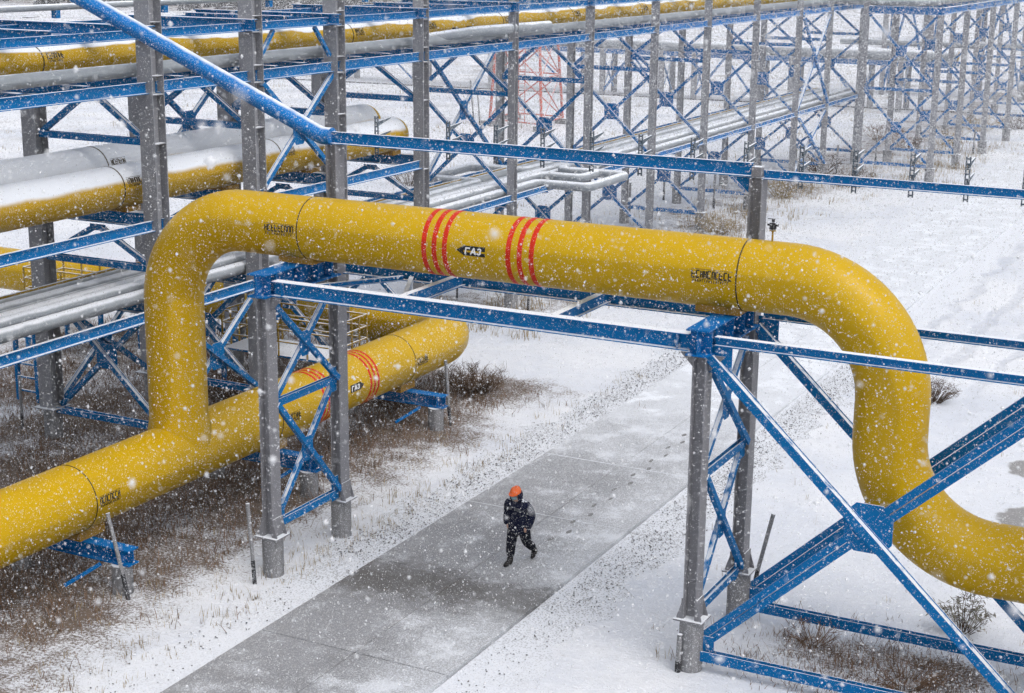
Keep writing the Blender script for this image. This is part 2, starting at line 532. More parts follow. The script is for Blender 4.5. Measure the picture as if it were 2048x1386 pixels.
# loose stones on both verges
st = MB()
for i in range(6500):
    left = rnd.random() < 0.52
    yy = 12 + 38 * rnd.random() ** 0.9
    off = abs(rnd.gauss(0.55, 0.36))
    if yy < 27 and rnd.random() < 0.75:
        continue
    x = RX0 - 0.15 - off if left else RX1 + 0.15 + off
    s = rnd.uniform(0.006, 0.016)
    a = rnd.uniform(0, 3)
    st.bar((x - s * cos(a), yy - s * sin(a), 0.035), (x + s * cos(a), yy + s * sin(a), 0.035 + rnd.uniform(-.01, .01)), s * rnd.uniform(0.9, 1.7), s * rnd.uniform(1.0, 1.6))
tag(st.build('gravel', STONE), 'dark gravel stones scattered through snow along both road edges', 'gravel', kind='stuff')

# ------------------------------------------------------------------ main yellow gas line
XM, ZM, RM = -22.07, 1.80, 0.715
YL, ZL, RL = 26.8, 7.22, 0.650
gl = thing('gas_pipeline', 'clean yellow gas pipeline with red bands rising over the road in a loop', 'pipeline', (XM, YL, 0))
pts = fillet([(XM, 8, ZM), (XM, 40.0, ZM), (XM - 26, 40.0, ZM)], 1.65, 12)
header = MB().tube(pts, RM, 56).build('header_pipe', YELLOW, gl, True)
lp = fillet([(XM, YL, ZM), (XM, YL, ZL), (-6.23, YL, ZL), (-6.23, YL, 2.65), (12, YL, 2.65)], 1.95, 18)
rs = [RL] * len(lp)
lp2, rs2 = [lp[0], Vector((XM, YL, ZM + 0.60)), Vector((XM, YL, ZM + 0.76)), Vector((XM, YL, ZM + 1.0))] + lp[1:], [0.70, 0.70, 0.665, RL] + rs[1:]
loop = MB().tube(lp2, rs2, 56).build('loop_pipe', YELLOW, gl, True)

def ring(axis, c, r, wdt, mat, name, parent, thick=0.004, n=64):
    """a band or seam hugging a pipe that runs along axis"""
    m = MB()
    ax = 0 if axis == 'x' else 1
    o = 0
    for k, (dw, rr_) in enumerate(((-wdt / 2, r - 0.01), (-wdt / 2, r + thick), (wdt / 2, r + thick), (wdt / 2, r - 0.01))):
        for i in range(n):
            a = 2 * pi * i / n
            if ax == 0:
                m.v.append(Vector((c[0] + dw, c[1] + rr_ * cos(a), c[2] + rr_ * sin(a))))
            else:
                m.v.append(Vector((c[0] + rr_ * cos(a), c[1] + dw, c[2] + rr_ * sin(a))))
    for k in range(3):
        for i in range(n):
            j = (i + 1) % n
            m.f.append((k * n + i, k * n + j, (k + 1) * n + j, (k + 1) * n + i))
    return m.build(name, mat, parent, True)

for x in (-15.35, -15.12, -14.89, -13.51, -13.27, -13.02):
    ring('x', (x, YL, ZL), RL, 0.105, RED, 'red_band', gl)
for y in (31.55, 31.73, 31.91, 33.68, 33.86, 34.04):
    ring('y', (XM, y, ZM), RM, 0.085, RED, 'red_band', gl)
for x in (-18.33, -8.98):
    ring('x', (x, YL, ZL), RL, 0.025, SEAM, 'weld_seam', gl, 0.006)
for y in (23.25, 29.75, 35.95):
    ring('y', (XM, y, ZM), RM, 0.025, SEAM, 'weld_seam', gl, 0.006)

class Wrap:
    """maps a flat layout (s along the pipe, t round the girth) onto a pipe surface"""
    def __init__(self, axis, c, r, ang, sgn=1):
        self.a, self.c, self.r, self.ang, self.sgn = axis, c, r, ang, sgn
    def at(self, s, t, lift):
        q = self.ang + t / self.r
        R = self.r + lift
        if self.a == 'x':       # viewed from -Y, s runs to +X
            return Vector((self.c[0] + s, self.c[1] - R * cos(q), self.c[2] + R * sin(q)))
        return Vector((self.c[0] + R * cos(q), self.c[1] + s, self.c[2] + R * sin(q)))
    def patch(self, mb, poly, lift):
        # fan of a convex polygon with small thickness
        n, o = len(poly), len(mb.v)
        for l in (lift - 0.008, lift):
            for s, t in poly:
                mb.v.append(self.at(s, t, l))
        mb.f.append(tuple(o + n + i for i in range(n)))
        for i in range(n):
            j = (i + 1) % n
            mb.f.append((o + i, o + j, o + n + j, o + n + i))
    def strokes(self, mb, segs, wdt, lift):
        for (a, b) in segs:
            dx, dy = b[0] - a[0], b[1] - a[1]
            L = sqrt(dx * dx + dy * dy) or 1
            nx, ny = -dy / L * wdt / 2, dx / L * wdt / 2
            self.patch(mb, [(a[0] - nx, a[1] - ny), (b[0] - nx, b[1] - ny), (b[0] + nx, b[1] + ny), (a[0] + nx, a[1] + ny)], lift)

def gas_label(wr, flip, L=0.62, Hh=0.19):
    """black flow arrow lettered with the Cyrillic word for gas"""
    m = MB()
    h = Hh / 2
    if flip:   # arrow head to the left
        wr.patch(m, [(-L / 2, 0), (-L / 2 + 0.16, -h), (L / 2, -h), (L / 2, h), (-L / 2 + 0.16, h)], 0.006)
        x0 = -L / 2 + 0.19
    else:
        wr.patch(m, [(-L / 2, -h), (L / 2 - 0.16, -h), (L / 2, 0), (L / 2 - 0.16, h), (-L / 2, h)], 0.006)
        x0 = -L / 2 + 0.05
    ar = m.build('flow_label', BLACK, gl)
    lt = MB()
    hh, sl = 0.125, 0.02
    def sk(x, y):
        return (x0 + x + (y + hh / 2) * 0.18, y)
    B, T = -hh / 2, hh / 2
    segs = [(sk(0.0, B), sk(0.0, T)), (sk(0.0, T - 0.011), sk(0.085, T - 0.011))]
    segs += [(sk(0.12, B), sk(0.17, T)), (sk(0.17, T), sk(0.215, B)), (sk(0.14, B + 0.04), sk(0.20, B + 0.04))]
    z = [(0.255, T - 0.03), (0.275, T - 0.01), (0.31, T - 0.01), (0.33, T - 0.035), (0.305, 0.004), (0.33, -0.025), (0.31, B + 0.01), (0.275, B + 0.01), (0.255, B + 0.03)]
    segs += [(sk(*z[i]), sk(*z[i + 1])) for i in range(len(z) - 1)]
    wr.strokes(lt, segs, 0.026, 0.011)
    lt.build('lettering', WHITE, ar)

gas_label(Wrap('x', (-14.31, YL, ZL), RL, radians(2)), True)
gas_label(Wrap('y', (XM, 33.02, ZM), RM, radians(6)), False)

def stencil(wr, L, parent=None):
    """two rows of small stencilled dark marks beside a weld"""
    m = MB()
    r2 = random.Random(int(abs(wr.c[0] * 37 + wr.c[1] * 91)))
    x = -L / 2
    while x < L / 2 - 0.05:
        wd = r2.uniform(0.035, 0.06)
        k = r2.randrange(4)
        T, B = 0.075, -0.045
        segs = [((x, B), (x, T))]
        if k in (0, 2):
            segs.append(((x + wd, B), (x + wd, T)))
        if k in (0, 1):
            segs.append(((x, T), (x + wd, T)))
        if k in (1, 3):
            segs.append(((x, B), (x + wd, B)))
        if k in (2, 3):
            segs.append(((x, (T + B) / 2), (x + wd, (T + B) / 2)))
        wr.strokes(m, segs, 0.026, 0.005)
        x += wd + 0.028
    x = -L / 2 + 0.02
    while x < L / 2 - 0.05:
        wd = r2.uniform(0.015, 0.03)
        wr.strokes(m, [((x, -0.13), (x, -0.08)), ((x, -0.08 if r2.random() < .5 else -0.13), (x + wd, -0.08 if r2.random() < .5 else -0.13))], 0.011, 0.005)
        x += wd + 0.022
    for t in (0.105, -0.062):
        wr.strokes(m, [((-L / 2 - 0.02, t), (L / 2, t))], 0.007, 0.005)
    m.build('stencil_marking', STENCIL, parent or gl)

stencil(Wrap('x', (-18.75, YL, ZL), RL, radians(4)), 0.72)
stencil(Wrap('x', (-9.43, YL, ZL), RL, radians(4)), 0.76)
stencil(Wrap('y', (XM, 23.66, ZM), RM, radians(2)), 0.62)
stencil(Wrap('y', (XM, 30.2, ZM), RM, radians(2)), 0.62)
stencil(Wrap('y', (XM, 36.35, ZM), RM, radians(2)), 0.62)
# welded shoes under the pipe
for x in (-18.6, -9.42):
    MB().box((x, YL, 6.625), (0.85, 0.62, 0.22)).build('pipe_shoe', RUST, gl)
for y in (23.45, 30.0, 36.1):
    MB().box((XM, y, 1.085), (0.72, 0.75, 0.22)).build('pipe_shoe', RUST, gl)
# vent valve on the crown of the loop
vv = MB().rod((-8.56, YL, 7.84), (-8.56, YL, 8.10), 0.018)
vv.rod((-8.56, YL, 8.055), (-8.56, YL, 8.075), 0.06)
vo = vv.build('vent_valve', YRAIL, gl)
v2 = MB().box((-8.56, YL, 8.15), (0.10, 0.10, 0.12))
v2.rod((-8.66, YL, 8.17), (-8.46, YL, 8.17), 0.028).rod((-8.56, YL, 8.21), (-8.56, YL, 8.27), 0.03).bar((-8.66, YL, 8.275), (-8.52, YL, 8.275), 0.03, 0.015)
v2.build('valve_head', DARKPOST, vo)

# saddles below the header
def saddle(y, label):
    t = thing('pipe_saddle', label, 'pipe support', (XM, y, 0), 'saddles under the yellow header pipe')
    m = MB().ibeam((XM - 1.75, y, 0.80), (XM + 1.55, y, 0.80), 0.34, 0.32, 0.03, 0.02)
    for x in (XM + 1.0, XM + 1.35, XM - 1.0):
        m.box((x, y, 0.80), (0.02, 0.30, 0.28))
    m.build('cradle_beam', BLUE_BARE, t)
    for x in (XM + 1.28, XM - 1.5):
        MB().rod((x, y - 0.05, -0.3), (x, y - 0.05, 0.62), 0.215, 20).build('pile', PILE, t, True)
    MB().bar((XM + 0.9, y - 0.25, 0.62), (XM + 0.5, y - 0.9, 0.3), 0.06).build('stay', BLUE_BARE, t)
saddle(23.3, 'blue saddle beam on round grey piles under the header pipe nearest the camera')
saddle(30.0, 'blue saddle beam on piles under the header pipe behind the left portal legs')
saddle(36.1, 'blue saddle beam on piles under the header pipe beside the far elbow')

# ------------------------------------------------------------------ road portal
YF, YB = 25.5, 28.1
XL, XR, XR2 = -18.66, -9.30, -3.10

def hcol(mb, x, y, z0, z1, h, b, flange='x', tf=0.022, tw=0.016):
    up = (1, 0, 0) if flange == 'x' else (0, 1, 0)
    return mb.ibeam((x, y, z0), (x, y, z1), h, b, tf, tw, up)

def brace(mb, p0, p1, h, b, plane):
    """channel-like brace with its trough lying in the frame's plane"""
    d = (Vector(p1) - Vector(p0)).normalized()
    out = Vector((0, -1, 0)) if plane == 'xz' else Vector((1, 0, 0))
    up = d.cross(out)
    if up.z < 0:
        up = -up
    H, B = h / 2, b / 2
    w1, dp = min(0.024, h * 0.16), 0.02
    return mb.prism(p0, p1, [(-H, -B), (H, -B), (H, B), (H - w1, B), (H - w1, B - dp), (-H + w1, B - dp), (-H + w1, B), (-H, B)], up)

def gusset(c, sx, sz, plane, mat, parent, th=0.03):
    m = MB()
    k = 0.55
    pl = [(-sx, -sz * k), (-sx * k, -sz), (sx * k, -sz), (sx, -sz * k), (sx, sz * k), (sx * k, sz), (-sx * k, sz), (-sx, sz * k)]
    c = Vector(c)
    if plane == 'xz':
        m.slab([c + Vector((a, 0, b)) for a, b in pl], th)
    else:
        m.slab([c + Vector((0, a, b)) for a, b in pl], th)
    return m.build('gusset_plate', mat, parent)

def leg(t, x, y, ztop, zb):
    m = hcol(MB(), x, y, zb + 0.03, ztop, 0.25, 0.34)
    o = m.build('leg', GREYW, t)
    g = MB()
    g.box((x, y, zb + 0.015), (0.56, 0.50, 0.03))
    for sx in (-1, 1):
        g.slab([(x + sx * 0.127, y - 0.17, zb + 0.03), (x + sx * 0.24, y - 0.17, zb + 0.03), (x + sx * 0.24, y - 0.17, zb + 0.06), (x + sx * 0.127, y - 0.17, zb + 0.42)], 0.018)
        g.slab([(x + sx * 0.127, y + 0.17, zb + 0.03), (x + sx * 0.24, y + 0.17, zb + 0.03), (x + sx * 0.24, y + 0.17, zb + 0.06), (x + sx * 0.127, y + 0.17, zb + 0.42)], 0.018)
        g.box((x + sx * 0.142, y, zb + 0.23), (0.02, 0.36, 0.4))
    g.build('base_plate', GREYW, o)
    MB().rod((x, y, -0.3), (x, y, zb), 0.225, 24).build('pile', PILE, o, True)
    return o

def tower(x, label, tall, zb):
    t = thing('portal_tower', label, 'pipe tower', (x, (YF + YB) / 2, 0), 'towers carrying the yellow loop over the road')
    leg(t, x, YF, 6.02, zb)
    leg(t, x, YB, 8.78 if tall else 6.02, zb)
    ya, yb = YF + 0.17, YB - 0.17
    ym = (YF + YB) / 2
    for (z0, z1) in ((1.15, 3.70), (3.72, 5.78)):
        zc = (z0 + z1) / 2
        brace(MB(), (x - 0.02, ya, z0), (x - 0.02, yb, z1), 0.10, 0.12, 'yz').build('brace', BLUE, t)
        brace(MB(), (x + 0.09, ya, z1), (x + 0.09, yb, z0), 0.10, 0.12, 'yz').build('brace', BLUE, t)
        gusset((x + 0.035, ym, zc), 0.20, 0.27, 'yz', BLUE, t, 0.012)
    for z in (1.08, 3.70):
        MB().ibeam((x, ya, z), (x, yb, z), 0.12, 0.16, 0.016, 0.014, (1, 0, 0)).build('strut', BLUE, t)
    for z, y in ((1.2, yb - 0.10), (3.70, yb - 0.1), (1.2, ya + .1), (5.72, ya + 0.1)):
        MB().box((x + 0.03, y, z), (0.016, 0.26, 0.55)).build('gusset_plate', BLUE, t)
    # saddle beam across the two legs
    m = MB().ibeam((x, YF - 0.32, 6.26), (x, YB - 0.15, 6.26), 0.48, 0.42, 0.03, 0.02)
    for y in (YF - 0.1, YF + 0.12, YB - 0.5, ym - .3, ym + .3):
        m.box((x, y, 6.26), (0.40, 0.018, 0.42))
    m.build('saddle_beam', BLUE_BARE, t)
    for s in (-1, 1):
        MB().slab([(x + s * 0.13, YF, 6.0), (x + s * 0.42, YF, 6.0), (x + s * 0.13, YF, 5.70)], 0.02).build('bracket', GREYW, t)
    return t

tower(XL, 'grey two-legged tower with blue crosses left of the road', True, 0.86)
tr = tower(XR, 'grey two-legged tower with blue crosses at the right road edge', True, 1.0)
tower(XR2, 'grey two-legged tower with blue crosses right of the S-bend', False, 1.0)

def girder(x0, x1, y, z, h, b, name, label, cat, stiff=()):
    t = thing(name, label, cat, ((x0 + x1) / 2, y, z - h / 2))
    MB().ibeam((x0, y, z), (x1, y, z), h, b, 0.022, 0.014).build('beam', BLUE, t)
    if stiff:
        m = MB()
        for x in stiff:
            m.box((x, y, z), (0.018, b * 0.96, h - 0.05))
        m.build('stiffener', BLUE, t)
    return t

girder(XL + 0.23, XR - 0.23, YF, 6.20, 0.31, 0.24, 'road_girder', 'blue steel girder below the yellow loop on the camera side of the road span', 'girder', (-9.75, -18.2))
girder(XL + 0.23, XR - 0.23, YB, 6.20, 0.31, 0.24, 'road_girder', 'blue steel girder below the yellow loop on the far side of the road span', 'girder')
girder(XR + 0.23, XR2 - 0.23, YF, 6.27, 0.17, 0.15, 'tower_beam', 'slim blue beam passing in front of the S-bend', 'beam')
girder(XR + 0.23, XR2 - 0.23, YB, 6.21, 0.16, 0.15, 'tower_beam', 'slim blue beam passing behind the S-bend', 'beam')
for x, lab in ((-15.5, 'short blue cross beam between the road girders near the left red bands'), (-12.25, 'short blue cross beam between the road girders near the right red bands')):
    o = MB().ibeam((x, YF + 0.12, 6.235), (x, YB - 0.12, 6.235), 0.24, 0.15, 0.016, 0.012).build('cross_beam', BLUE)
    tag(o, lab, 'beam')
for p0, p1, lab in (((-18.4, YF + .15, 6.12), (-16.9, YB - .15, 6.12), 'flat blue plan brace beside the left tower between the road girders'),
                    ((-16.7, YB - .15, 6.12), (-15.55, YF + .15, 6.12), 'flat blue plan brace ending at the left short cross beam')):
    tag(MB().ibeam(p0, p1, 0.1, 0.1, 0.012, 0.012).build('plan_brace', BLUE), lab, 'brace')

# crossed brace panels of the right-hand trestle
def panel(y, label):
    t = thing('cross_bracing', label, 'cross bracing', ((XR + XR2) / 2, y, 0))
    xa, xb = XR + 0.13, XR2 - 0.13
    xc, zc = (xa + xb) / 2, 3.29
    brace(MB(), (xa, y - 0.02, 6.0), (xb, y - 0.02, 0.45), 0.20, 0.16, 'xz').build('brace', BLUE, t)
    for s in (-1, 1):
        off = 0.10 * s
        brace(MB(), (xa, y + 0.10, 0.50 + off), (xc - 0.25, y + 0.10, zc - 0.22 + off), 0.09, 0.13, 'xz').build('brace', BLUE, t)
        brace(MB(), (xc + 0.25, y + 0.10, zc + 0.22 + off), (xb, y + 0.10, 6.0 + off), 0.09, 0.13, 'xz').build('brace', BLUE, t)
    gusset((xc, y + 0.075, zc), 0.42, 0.44, 'xz', BLUE, t, 0.02)
    MB().ibeam((xa, y, 0.32), (xb, y, 0.32), 0.15, 0.2, 0.016, 0.014, (0, 1, 0)).build('strut', BLUE, t)
    for x, s in ((xa + 0.12, 1), (xb - 0.12, -1)):
        MB().box((x, y + 0.03, 0.48), (0.36, 0.016, 0.42)).build('gusset_plate', BLUE, t)
        MB().box((x + 0.06 * s, y + 0.03, 5.93), (0.44, 0.016, 0.5)).build('gusset_plate', BLUE, t)
panel(YF, 'large blue crossed bracing with star gusset in front of the S-bend')
panel(YB, 'blue crossed bracing seen behind the S-bend, towards the far snow')

# cable trestle above the loop
t = thing('trestle_beam', 'long deep blue beam crossing the view above the yellow loop', 'beam', (-14, YB, 8.8))
MB().ibeam((XL - 0.05, YB, 8.93), (XR - 0.12, YB, 8.93), 0.25, 0.24, 0.018, 0.012, bt=0.09).build('beam', BLUE, t)
MB().box((XR - 0.02, YB, 8.90), (0.18, 0.2, 0.19)).build('end_plate', GREYW, t)
MB().slab([(XR - 0.13, YB, 8.78), (XR - 0.5, YB, 8.78), (XR - 0.13, YB, 8.45)], 0.02).build('bracket', BLUE, t)
t = thing('trestle_beam', 'shallower blue beam continuing right over the snow-covered field', 'beam', (-5, YB, 8.8))
MB().ibeam((XR + 0.1, YB, 8.86), (2.5, YB, 8.86), 0.16, 0.2, 0.016, 0.012, bt=0.08).build('beam', BLUE, t)
hcol(MB(), 2.4, YB, 0, 8.76, 0.25, 0.34).build('leg', GREYW, t)

def tray_bracket(x, label, proto=[None]):
    z0, z1 = 8.62, 9.42
    if proto[0] is None:
        t = thing('tray_bracket', label, 'cable bracket', (x, YB + 0.17, 8.9), 'cable brackets along the blue trestle beam')
        y = YB + 0.17
        m = MB()
        for s in (-0.035, 0.035):
            m.bar((x + s, y, z0), (x + s, y, z1), 0.02, 0.03, (0, 1, 0))
        for k in range(9):
            m.box((x, y, z0 + 0.04 + k * 0.09), (0.05, 0.024, 0.028))
        m.build('bracket_post', TRAY, t)
        for z in (9.30, 9.02):
            MB().slab([(x, y + 0.016, z), (x, y + 0.55, z + 0.05), (x, y + 0.55, z + 0.03), (x, y + 0.016, z - 0.10)], 0.03).build('arm', TRAY, t)
        proto[0] = t
    else:
        copy_tree(proto[0], (x, YB + 0.17, 8.9), label)
bx = [-17.72, -16.0, -14.9, -13.85, -12.78, -11.75, -10.68, -9.62, -8.55, -7.55, -6.52, -5.55, -4.56, -3.55]
for i, x in enumerate(bx):
    side = 'above the yellow loop' if x < XR else 'right of the grey post'
    tray_bracket(x, f'small dark ladder bracket on the blue trestle beam, {ORD[i]} from its left end')

# sloping blue tube up to the rack
t = thing('sloping_tube', 'thick round blue tube sloping up from the trestle beam to the rack', 'tube', (-19, YB, 8.9))
tp = fillet([(XL - 0.06, YB, 8.95), (-18.98, YB, 8.95), (-25.6, YB, 11.72)], 0.6, 5)
MB().tube(tp, 0.185, 24).build('tube', snowy('blue_tube_paint', (0.002, 0.17, 0.50), 0.5, lo=0.72, hi=0.98, namp=0.12, frost=0.35, var=0.15), t, True)

# ------------------------------------------------------------------ pipe rack
XFR, XRR = -25.55, -29.39
XMID = (XFR + XRR) / 2
FR = [24.2, 30.51, 34.59, 38.55, 43.42, 49.74, 56.11, 62.67, 68.95, 75.72, 82.73, 88.45, 95.3]
FNAME = {}
def rack_frame(i, y):
    heavy = y < 45
    s = 0.45 if y < 40 else (0.37 if y < 45 else 0.27)
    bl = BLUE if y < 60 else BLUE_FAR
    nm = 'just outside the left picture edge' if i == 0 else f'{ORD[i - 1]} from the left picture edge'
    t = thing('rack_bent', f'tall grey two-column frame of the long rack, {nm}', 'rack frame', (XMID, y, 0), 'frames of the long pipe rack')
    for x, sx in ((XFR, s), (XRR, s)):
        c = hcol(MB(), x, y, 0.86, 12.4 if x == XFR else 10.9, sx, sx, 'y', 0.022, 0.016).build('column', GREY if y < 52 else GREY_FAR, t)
        g = MB()
        g.box((x, y, 0.845), (s + 0.26, s + 0.24, 0.03))
        for zz in (9.29, 9.74, 10.60, 11.02, 5.93, 8.1) if heavy else (9.29, 9.74, 10.60, 11.02, 4.02):
            MB().box((x + s * 0.27, y, zz), (s * 0.44, s - 0.05, 0.02)).build('stiffener', GREY, c)
        g.build('base_plate', GREY, c)
        MB().rod((x, y, -0.3), (x, y, 0.83), 0.24, 16).build('pile', PILE, c, True)
    xa, xb = XRR + s / 2, XFR - s / 2
    hb, bb = (0.14, 0.13) if heavy else (0.12, 0.12)
    lv = ((0.9, 4.0), ) if heavy else ((0.9, 4.0), (4.3, 7.6))
    for z0, z1 in lv:
        zc = (z0 + z1) / 2
        brace(MB(), (xa, y - 0.0, z1), (xb, y - 0.0, z0), hb, bb, 'xz').build('brace', bl, t)
        brace(MB(), (xa, y + 0.14, z0), (xb, y + 0.14, z1), hb, bb, 'xz').build('brace', bl, t)
        gusset((XMID, y + 0.07, zc), 0.34, 0.34, 'xz', bl, t, 0.014)
    for z in (0.8, 4.95, 8.12) if heavy else (0.8, 7.78):
        MB().ibeam((xa, y, z), (xb, y, z), 0.20, 0.16, 0.016, 0.014, (0, 1, 0)).build('strut', bl, t)
    chev = ((5.85, 5.0), (9.22, 8.15)) if heavy else ((9.22, 7.85),)
    for zt, zb in chev:
        for xe, sg in ((xa, -1), (xb, 1)):
            brace(MB(), (XMID + 0.12 * sg, y, zt), (xe, y, zb), hb, bb, 'xz').build('brace', bl, t)
        MB().box((XMID, y + 0.0, zt + 0.0), (0.5, 0.02, 0.16)).build('gusset_plate', bl, t)
    levels = [(3.92, 0.30), (9.52, 0.34), (10.80, 0.30)] + ([(6.18, 0.36)] if heavy else [])
    for z, h in levels:
        e = 0.55 if z > 10 else 0.0
        MB().ibeam((xa - (e + s if e else 0), y + (0.0 if not e else 0.0) - (s / 2 + 0.12 if e else 0), z), (xb + (e * 0.3 + s if e else 0), y - (s / 2 + 0.12 if e else 0), z), h, 0.26, 0.022, 0.016).build('cross_beam', bl, t)
    if not heavy:
        for x in (xa + 0.05, xb - 0.05):
            MB().box((x, y + 0.07, 4.15), (0.02, 0.18, 0.5)).build('gusset_plate', bl, t)
    return t

for i, y in enumerate(FR):
    rack_frame(i, y)

def bay_beams():
    for j in range(len(FR) - 1):
        y0, y1 = FR[j], FR[j + 1]
        bay = f'{ORD[j]} bay from the left'
        s0 = 0.14
        lv = [('upper', 10.74, 0.24), ('middle', 9.46, 0.30)]
        lv.append(('lower', 6.09, 0.28) if y1 < 45 else ('lower', 4.14, 0.24))
        if y1 < 36:
            lv.append(('lowest', 3.86, 0.28))
        for row, x in (('near', XFR), ('far', XRR)):
            for nm, z, h in lv:
                hh = h * (0.92 if y0 < 45 else 0.85)
                xx = x + (0.02 if row == 'near' else 0)
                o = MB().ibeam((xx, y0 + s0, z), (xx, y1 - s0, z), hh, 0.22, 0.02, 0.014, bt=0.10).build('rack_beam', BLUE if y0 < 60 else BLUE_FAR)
                tag(o, f'blue {nm} beam along the {row} side of the long rack, {bay}', 'beam', 'long beams of the pipe rack')
        ym = (y0 + y1) / 2
        for z, nm in ((9.52, 'pipe deck'), (10.82, 'top deck')):
            if z > 10 and j % 2:
                continue
            for k, q in enumerate((0.33, 0.67) if z < 10 else (0.5,)):
                yq = y0 + (y1 - y0) * q
                o = MB().ibeam((XRR + 0.13, yq, z - 0.02), (XFR - 0.13, yq, z - 0.02), 0.27, 0.2, 0.018, 0.014).build('deck_beam', BLUE if y0 < 60 else BLUE_FAR)
                tag(o, f'blue cross beam of the {nm}, {("nearer" if k == 0 else "farther") + " one" if z < 10 else "single one"} within the {bay}', 'beam', 'cross beams between rack frames')
        if y0 > 45:
            o = MB().ibeam((XRR + 0.13, ym, 4.0), (XFR - 0.13, ym, 4.0), 0.24, 0.2, 0.018, 0.014).build('deck_beam', BLUE_FAR)
            tag(o, f'blue cross beam under the grey pipe bundle, within the {bay}', 'beam', 'cross beams between rack frames')
bay_beams()

# lengthwise crosses
def long_cross(y0, y1, zs, x, label, mat):
    t = thing('rack_cross', label, 'cross bracing', (x, (y0 + y1) / 2, 4))
    for z0, z1 in zs:
        brace(MB(), (x + 0.04, y0 + 0.2, z0), (x + 0.04, y1 - 0.2, z1), 0.13, 0.13, 'yz').build('brace', mat, t)
        brace(MB(), (x + 0.18, y0 + 0.2, z1), (x + 0.18, y1 - 0.2, z0), 0.13, 0.13, 'yz').build('brace', mat, t)
        gusset((x + 0.11, (y0 + y1) / 2, (z0 + z1) / 2), 0.3, 0.36, 'yz', mat, t, 0.014)
long_cross(FR[2], FR[3], ((6.35, 9.25), (3.6, 5.9)), XFR, 'blue lengthwise cross of the rack behind the foot of the sloping tube', BLUE)
long_cross(FR[10], FR[11], ((4.3, 9.2), (0.9, 3.9)), XFR, 'bright snow-lined lengthwise cross high in the hazy far rack', BLUE_FAR)
long_cross(FR[1], FR[2], ((0.9, 3.65),), XRR, 'low blue lengthwise cross at the far foot of the rack, left of the riser', BLUE)
long_cross(FR[1], FR[2], ((0.9, 3.65),), XFR, 'low blue lengthwise cross at the near foot of the rack, behind the riser', BLUE)
long_cross(FR[2], FR[3], ((0.9, 3.65),), XRR, 'low blue lengthwise cross at the far foot of the rack, behind the left tower', BLUE)
long_cross(FR[2], FR[3], ((6.4, 9.2),), XRR, 'upper blue lengthwise cross on the far side of the rack, second bay', BLUE)
long_cross(FR[5], FR[6], ((4.3, 9.2),), XRR, 'tall blue lengthwise cross on the far side of the rack near the red mast', BLUE)
t = thing('rack_cross', 'two short blue struts above the yellow deck pipe, second bay', 'cross bracing', (XFR, 36.5, 9.8))
for a, b in (((XFR, 35.6, 10.6), (XFR, 34.85, 9.78)), ((XFR, 37.55, 10.6), (XFR, 38.3, 9.78))):
    brace(MB(), a, b, 0.1, 0.1, 'yz').build('brace', BLUE, t)

# rack pipes -------------------------------------------------------
def dome_end(p, d, r, n=7):
    """points and radii closing a pipe end with a dished head"""
    P, R = [], []
    for k in range(1, n + 1):
        a = pi / 2 * k / n
        P.append(Vector(p) + Vector(d) * (r * 0.95 * sin(a)))
        R.append(max(r * cos(a), 0.003))
    return P, R

def long_pipe(name, x, z, r, y0, y1, mat, label, cap=False, seams=(), n=36, seg=24):
    t = thing(name, label, 'pipe', (x, (y0 + y1) / 2, z))
    P = [Vector((x, y0 + (y1 - y0) * k / seg, z)) for k in range(seg + 1)]
    R = [r] * len(P)
    MB().tube(P, R, n).build('pipe', mat, t, True)
    if cap:
        P2, R2 = dome_end((x, y1 - 0.01, z), (0, 1, 0), r - 0.004)
        MB().tube([Vector((x, y1 - 0.4, z)), Vector((x, y1 - 0.01, z))] + P2, [r - 0.004, r - 0.004] + R2, n).build('end_cap', YELLOW, t, True)
    for y in seams:
        ring('y', (x, y, z), r, 0.035, SEAM, 'weld_seam', t, 0.008, 40)
        stencil(Wrap('y', (x, y + 0.42, z), r, radians(20)), 0.55, t)
    return t
long_pipe('capped_pipe', -26.6, 6.98, 0.53, 14, 43.4, YSNOW, 'thick yellow pipe half buried in snow, front one of the capped pair', True, (30.0, 36.6))
long_pipe('capped_pipe', -28.2, 7.17, 0.60, 14, 44.2, YBLANKET, 'thick yellow pipe under a full snow blanket, rear one of the capped pair', True, (31.2,))
for k, y in enumerate((30.51, 34.59, 38.55, 43.1)):
    for x, w_, nm in ((-26.6, 0.6, 'front'), (-28.2, 0.6, 'rear')):
        tag(MB().box((x, y + 0.05, 6.42), (w_, 0.5, 0.14)).build('pipe_shoe', RUST), f'rusty yellow shoe under the {nm} capped snowy pipe, {["nearest", "second", "third", "farthest"][k]} of four', 'pipe shoe')
long_pipe('deck_pipe', -27.5, 10.10, 0.38, 16, 97, YSNOW_HI, 'yellow pipe with patchy snow on the rack deck', False, (28.6, 42.0, 46.5, 52.0, 58.0, 65.0, 70.5), 28, 60)
long_pipe('deck_pipe', -26.15, 9.84, 0.17, 16, 97, SILVER, 'dull silver pipe beside the yellow pipe on the rack deck', False, (), 24, 8)
long_pipe('deck_pipe', -26.6, 9.80, 0.13, 16, 97, SILVER, 'slim silver pipe tucked between the yellow and the larger silver pipe', False, (), 20, 8)
long_pipe('top_pipe', -29.55, 11.22, 0.085, 16, 90, SILVER_SNOW, 'thin frosted pipe on little posts along the rack top', False, (), 14, 6)
for k, y in enumerate((27.3, 31.7, 36.0, 41.0, 46.5, 53, 60)):
    m = MB().box((-29.55, y, 11.04), (0.16, 0.16, 0.2))
    tag(m.build('pipe_stool', BLUE), f'small blue stool under the thin top pipe, {ORD[k]} from the left', 'pipe stool', 'stools under the thin top pipe')

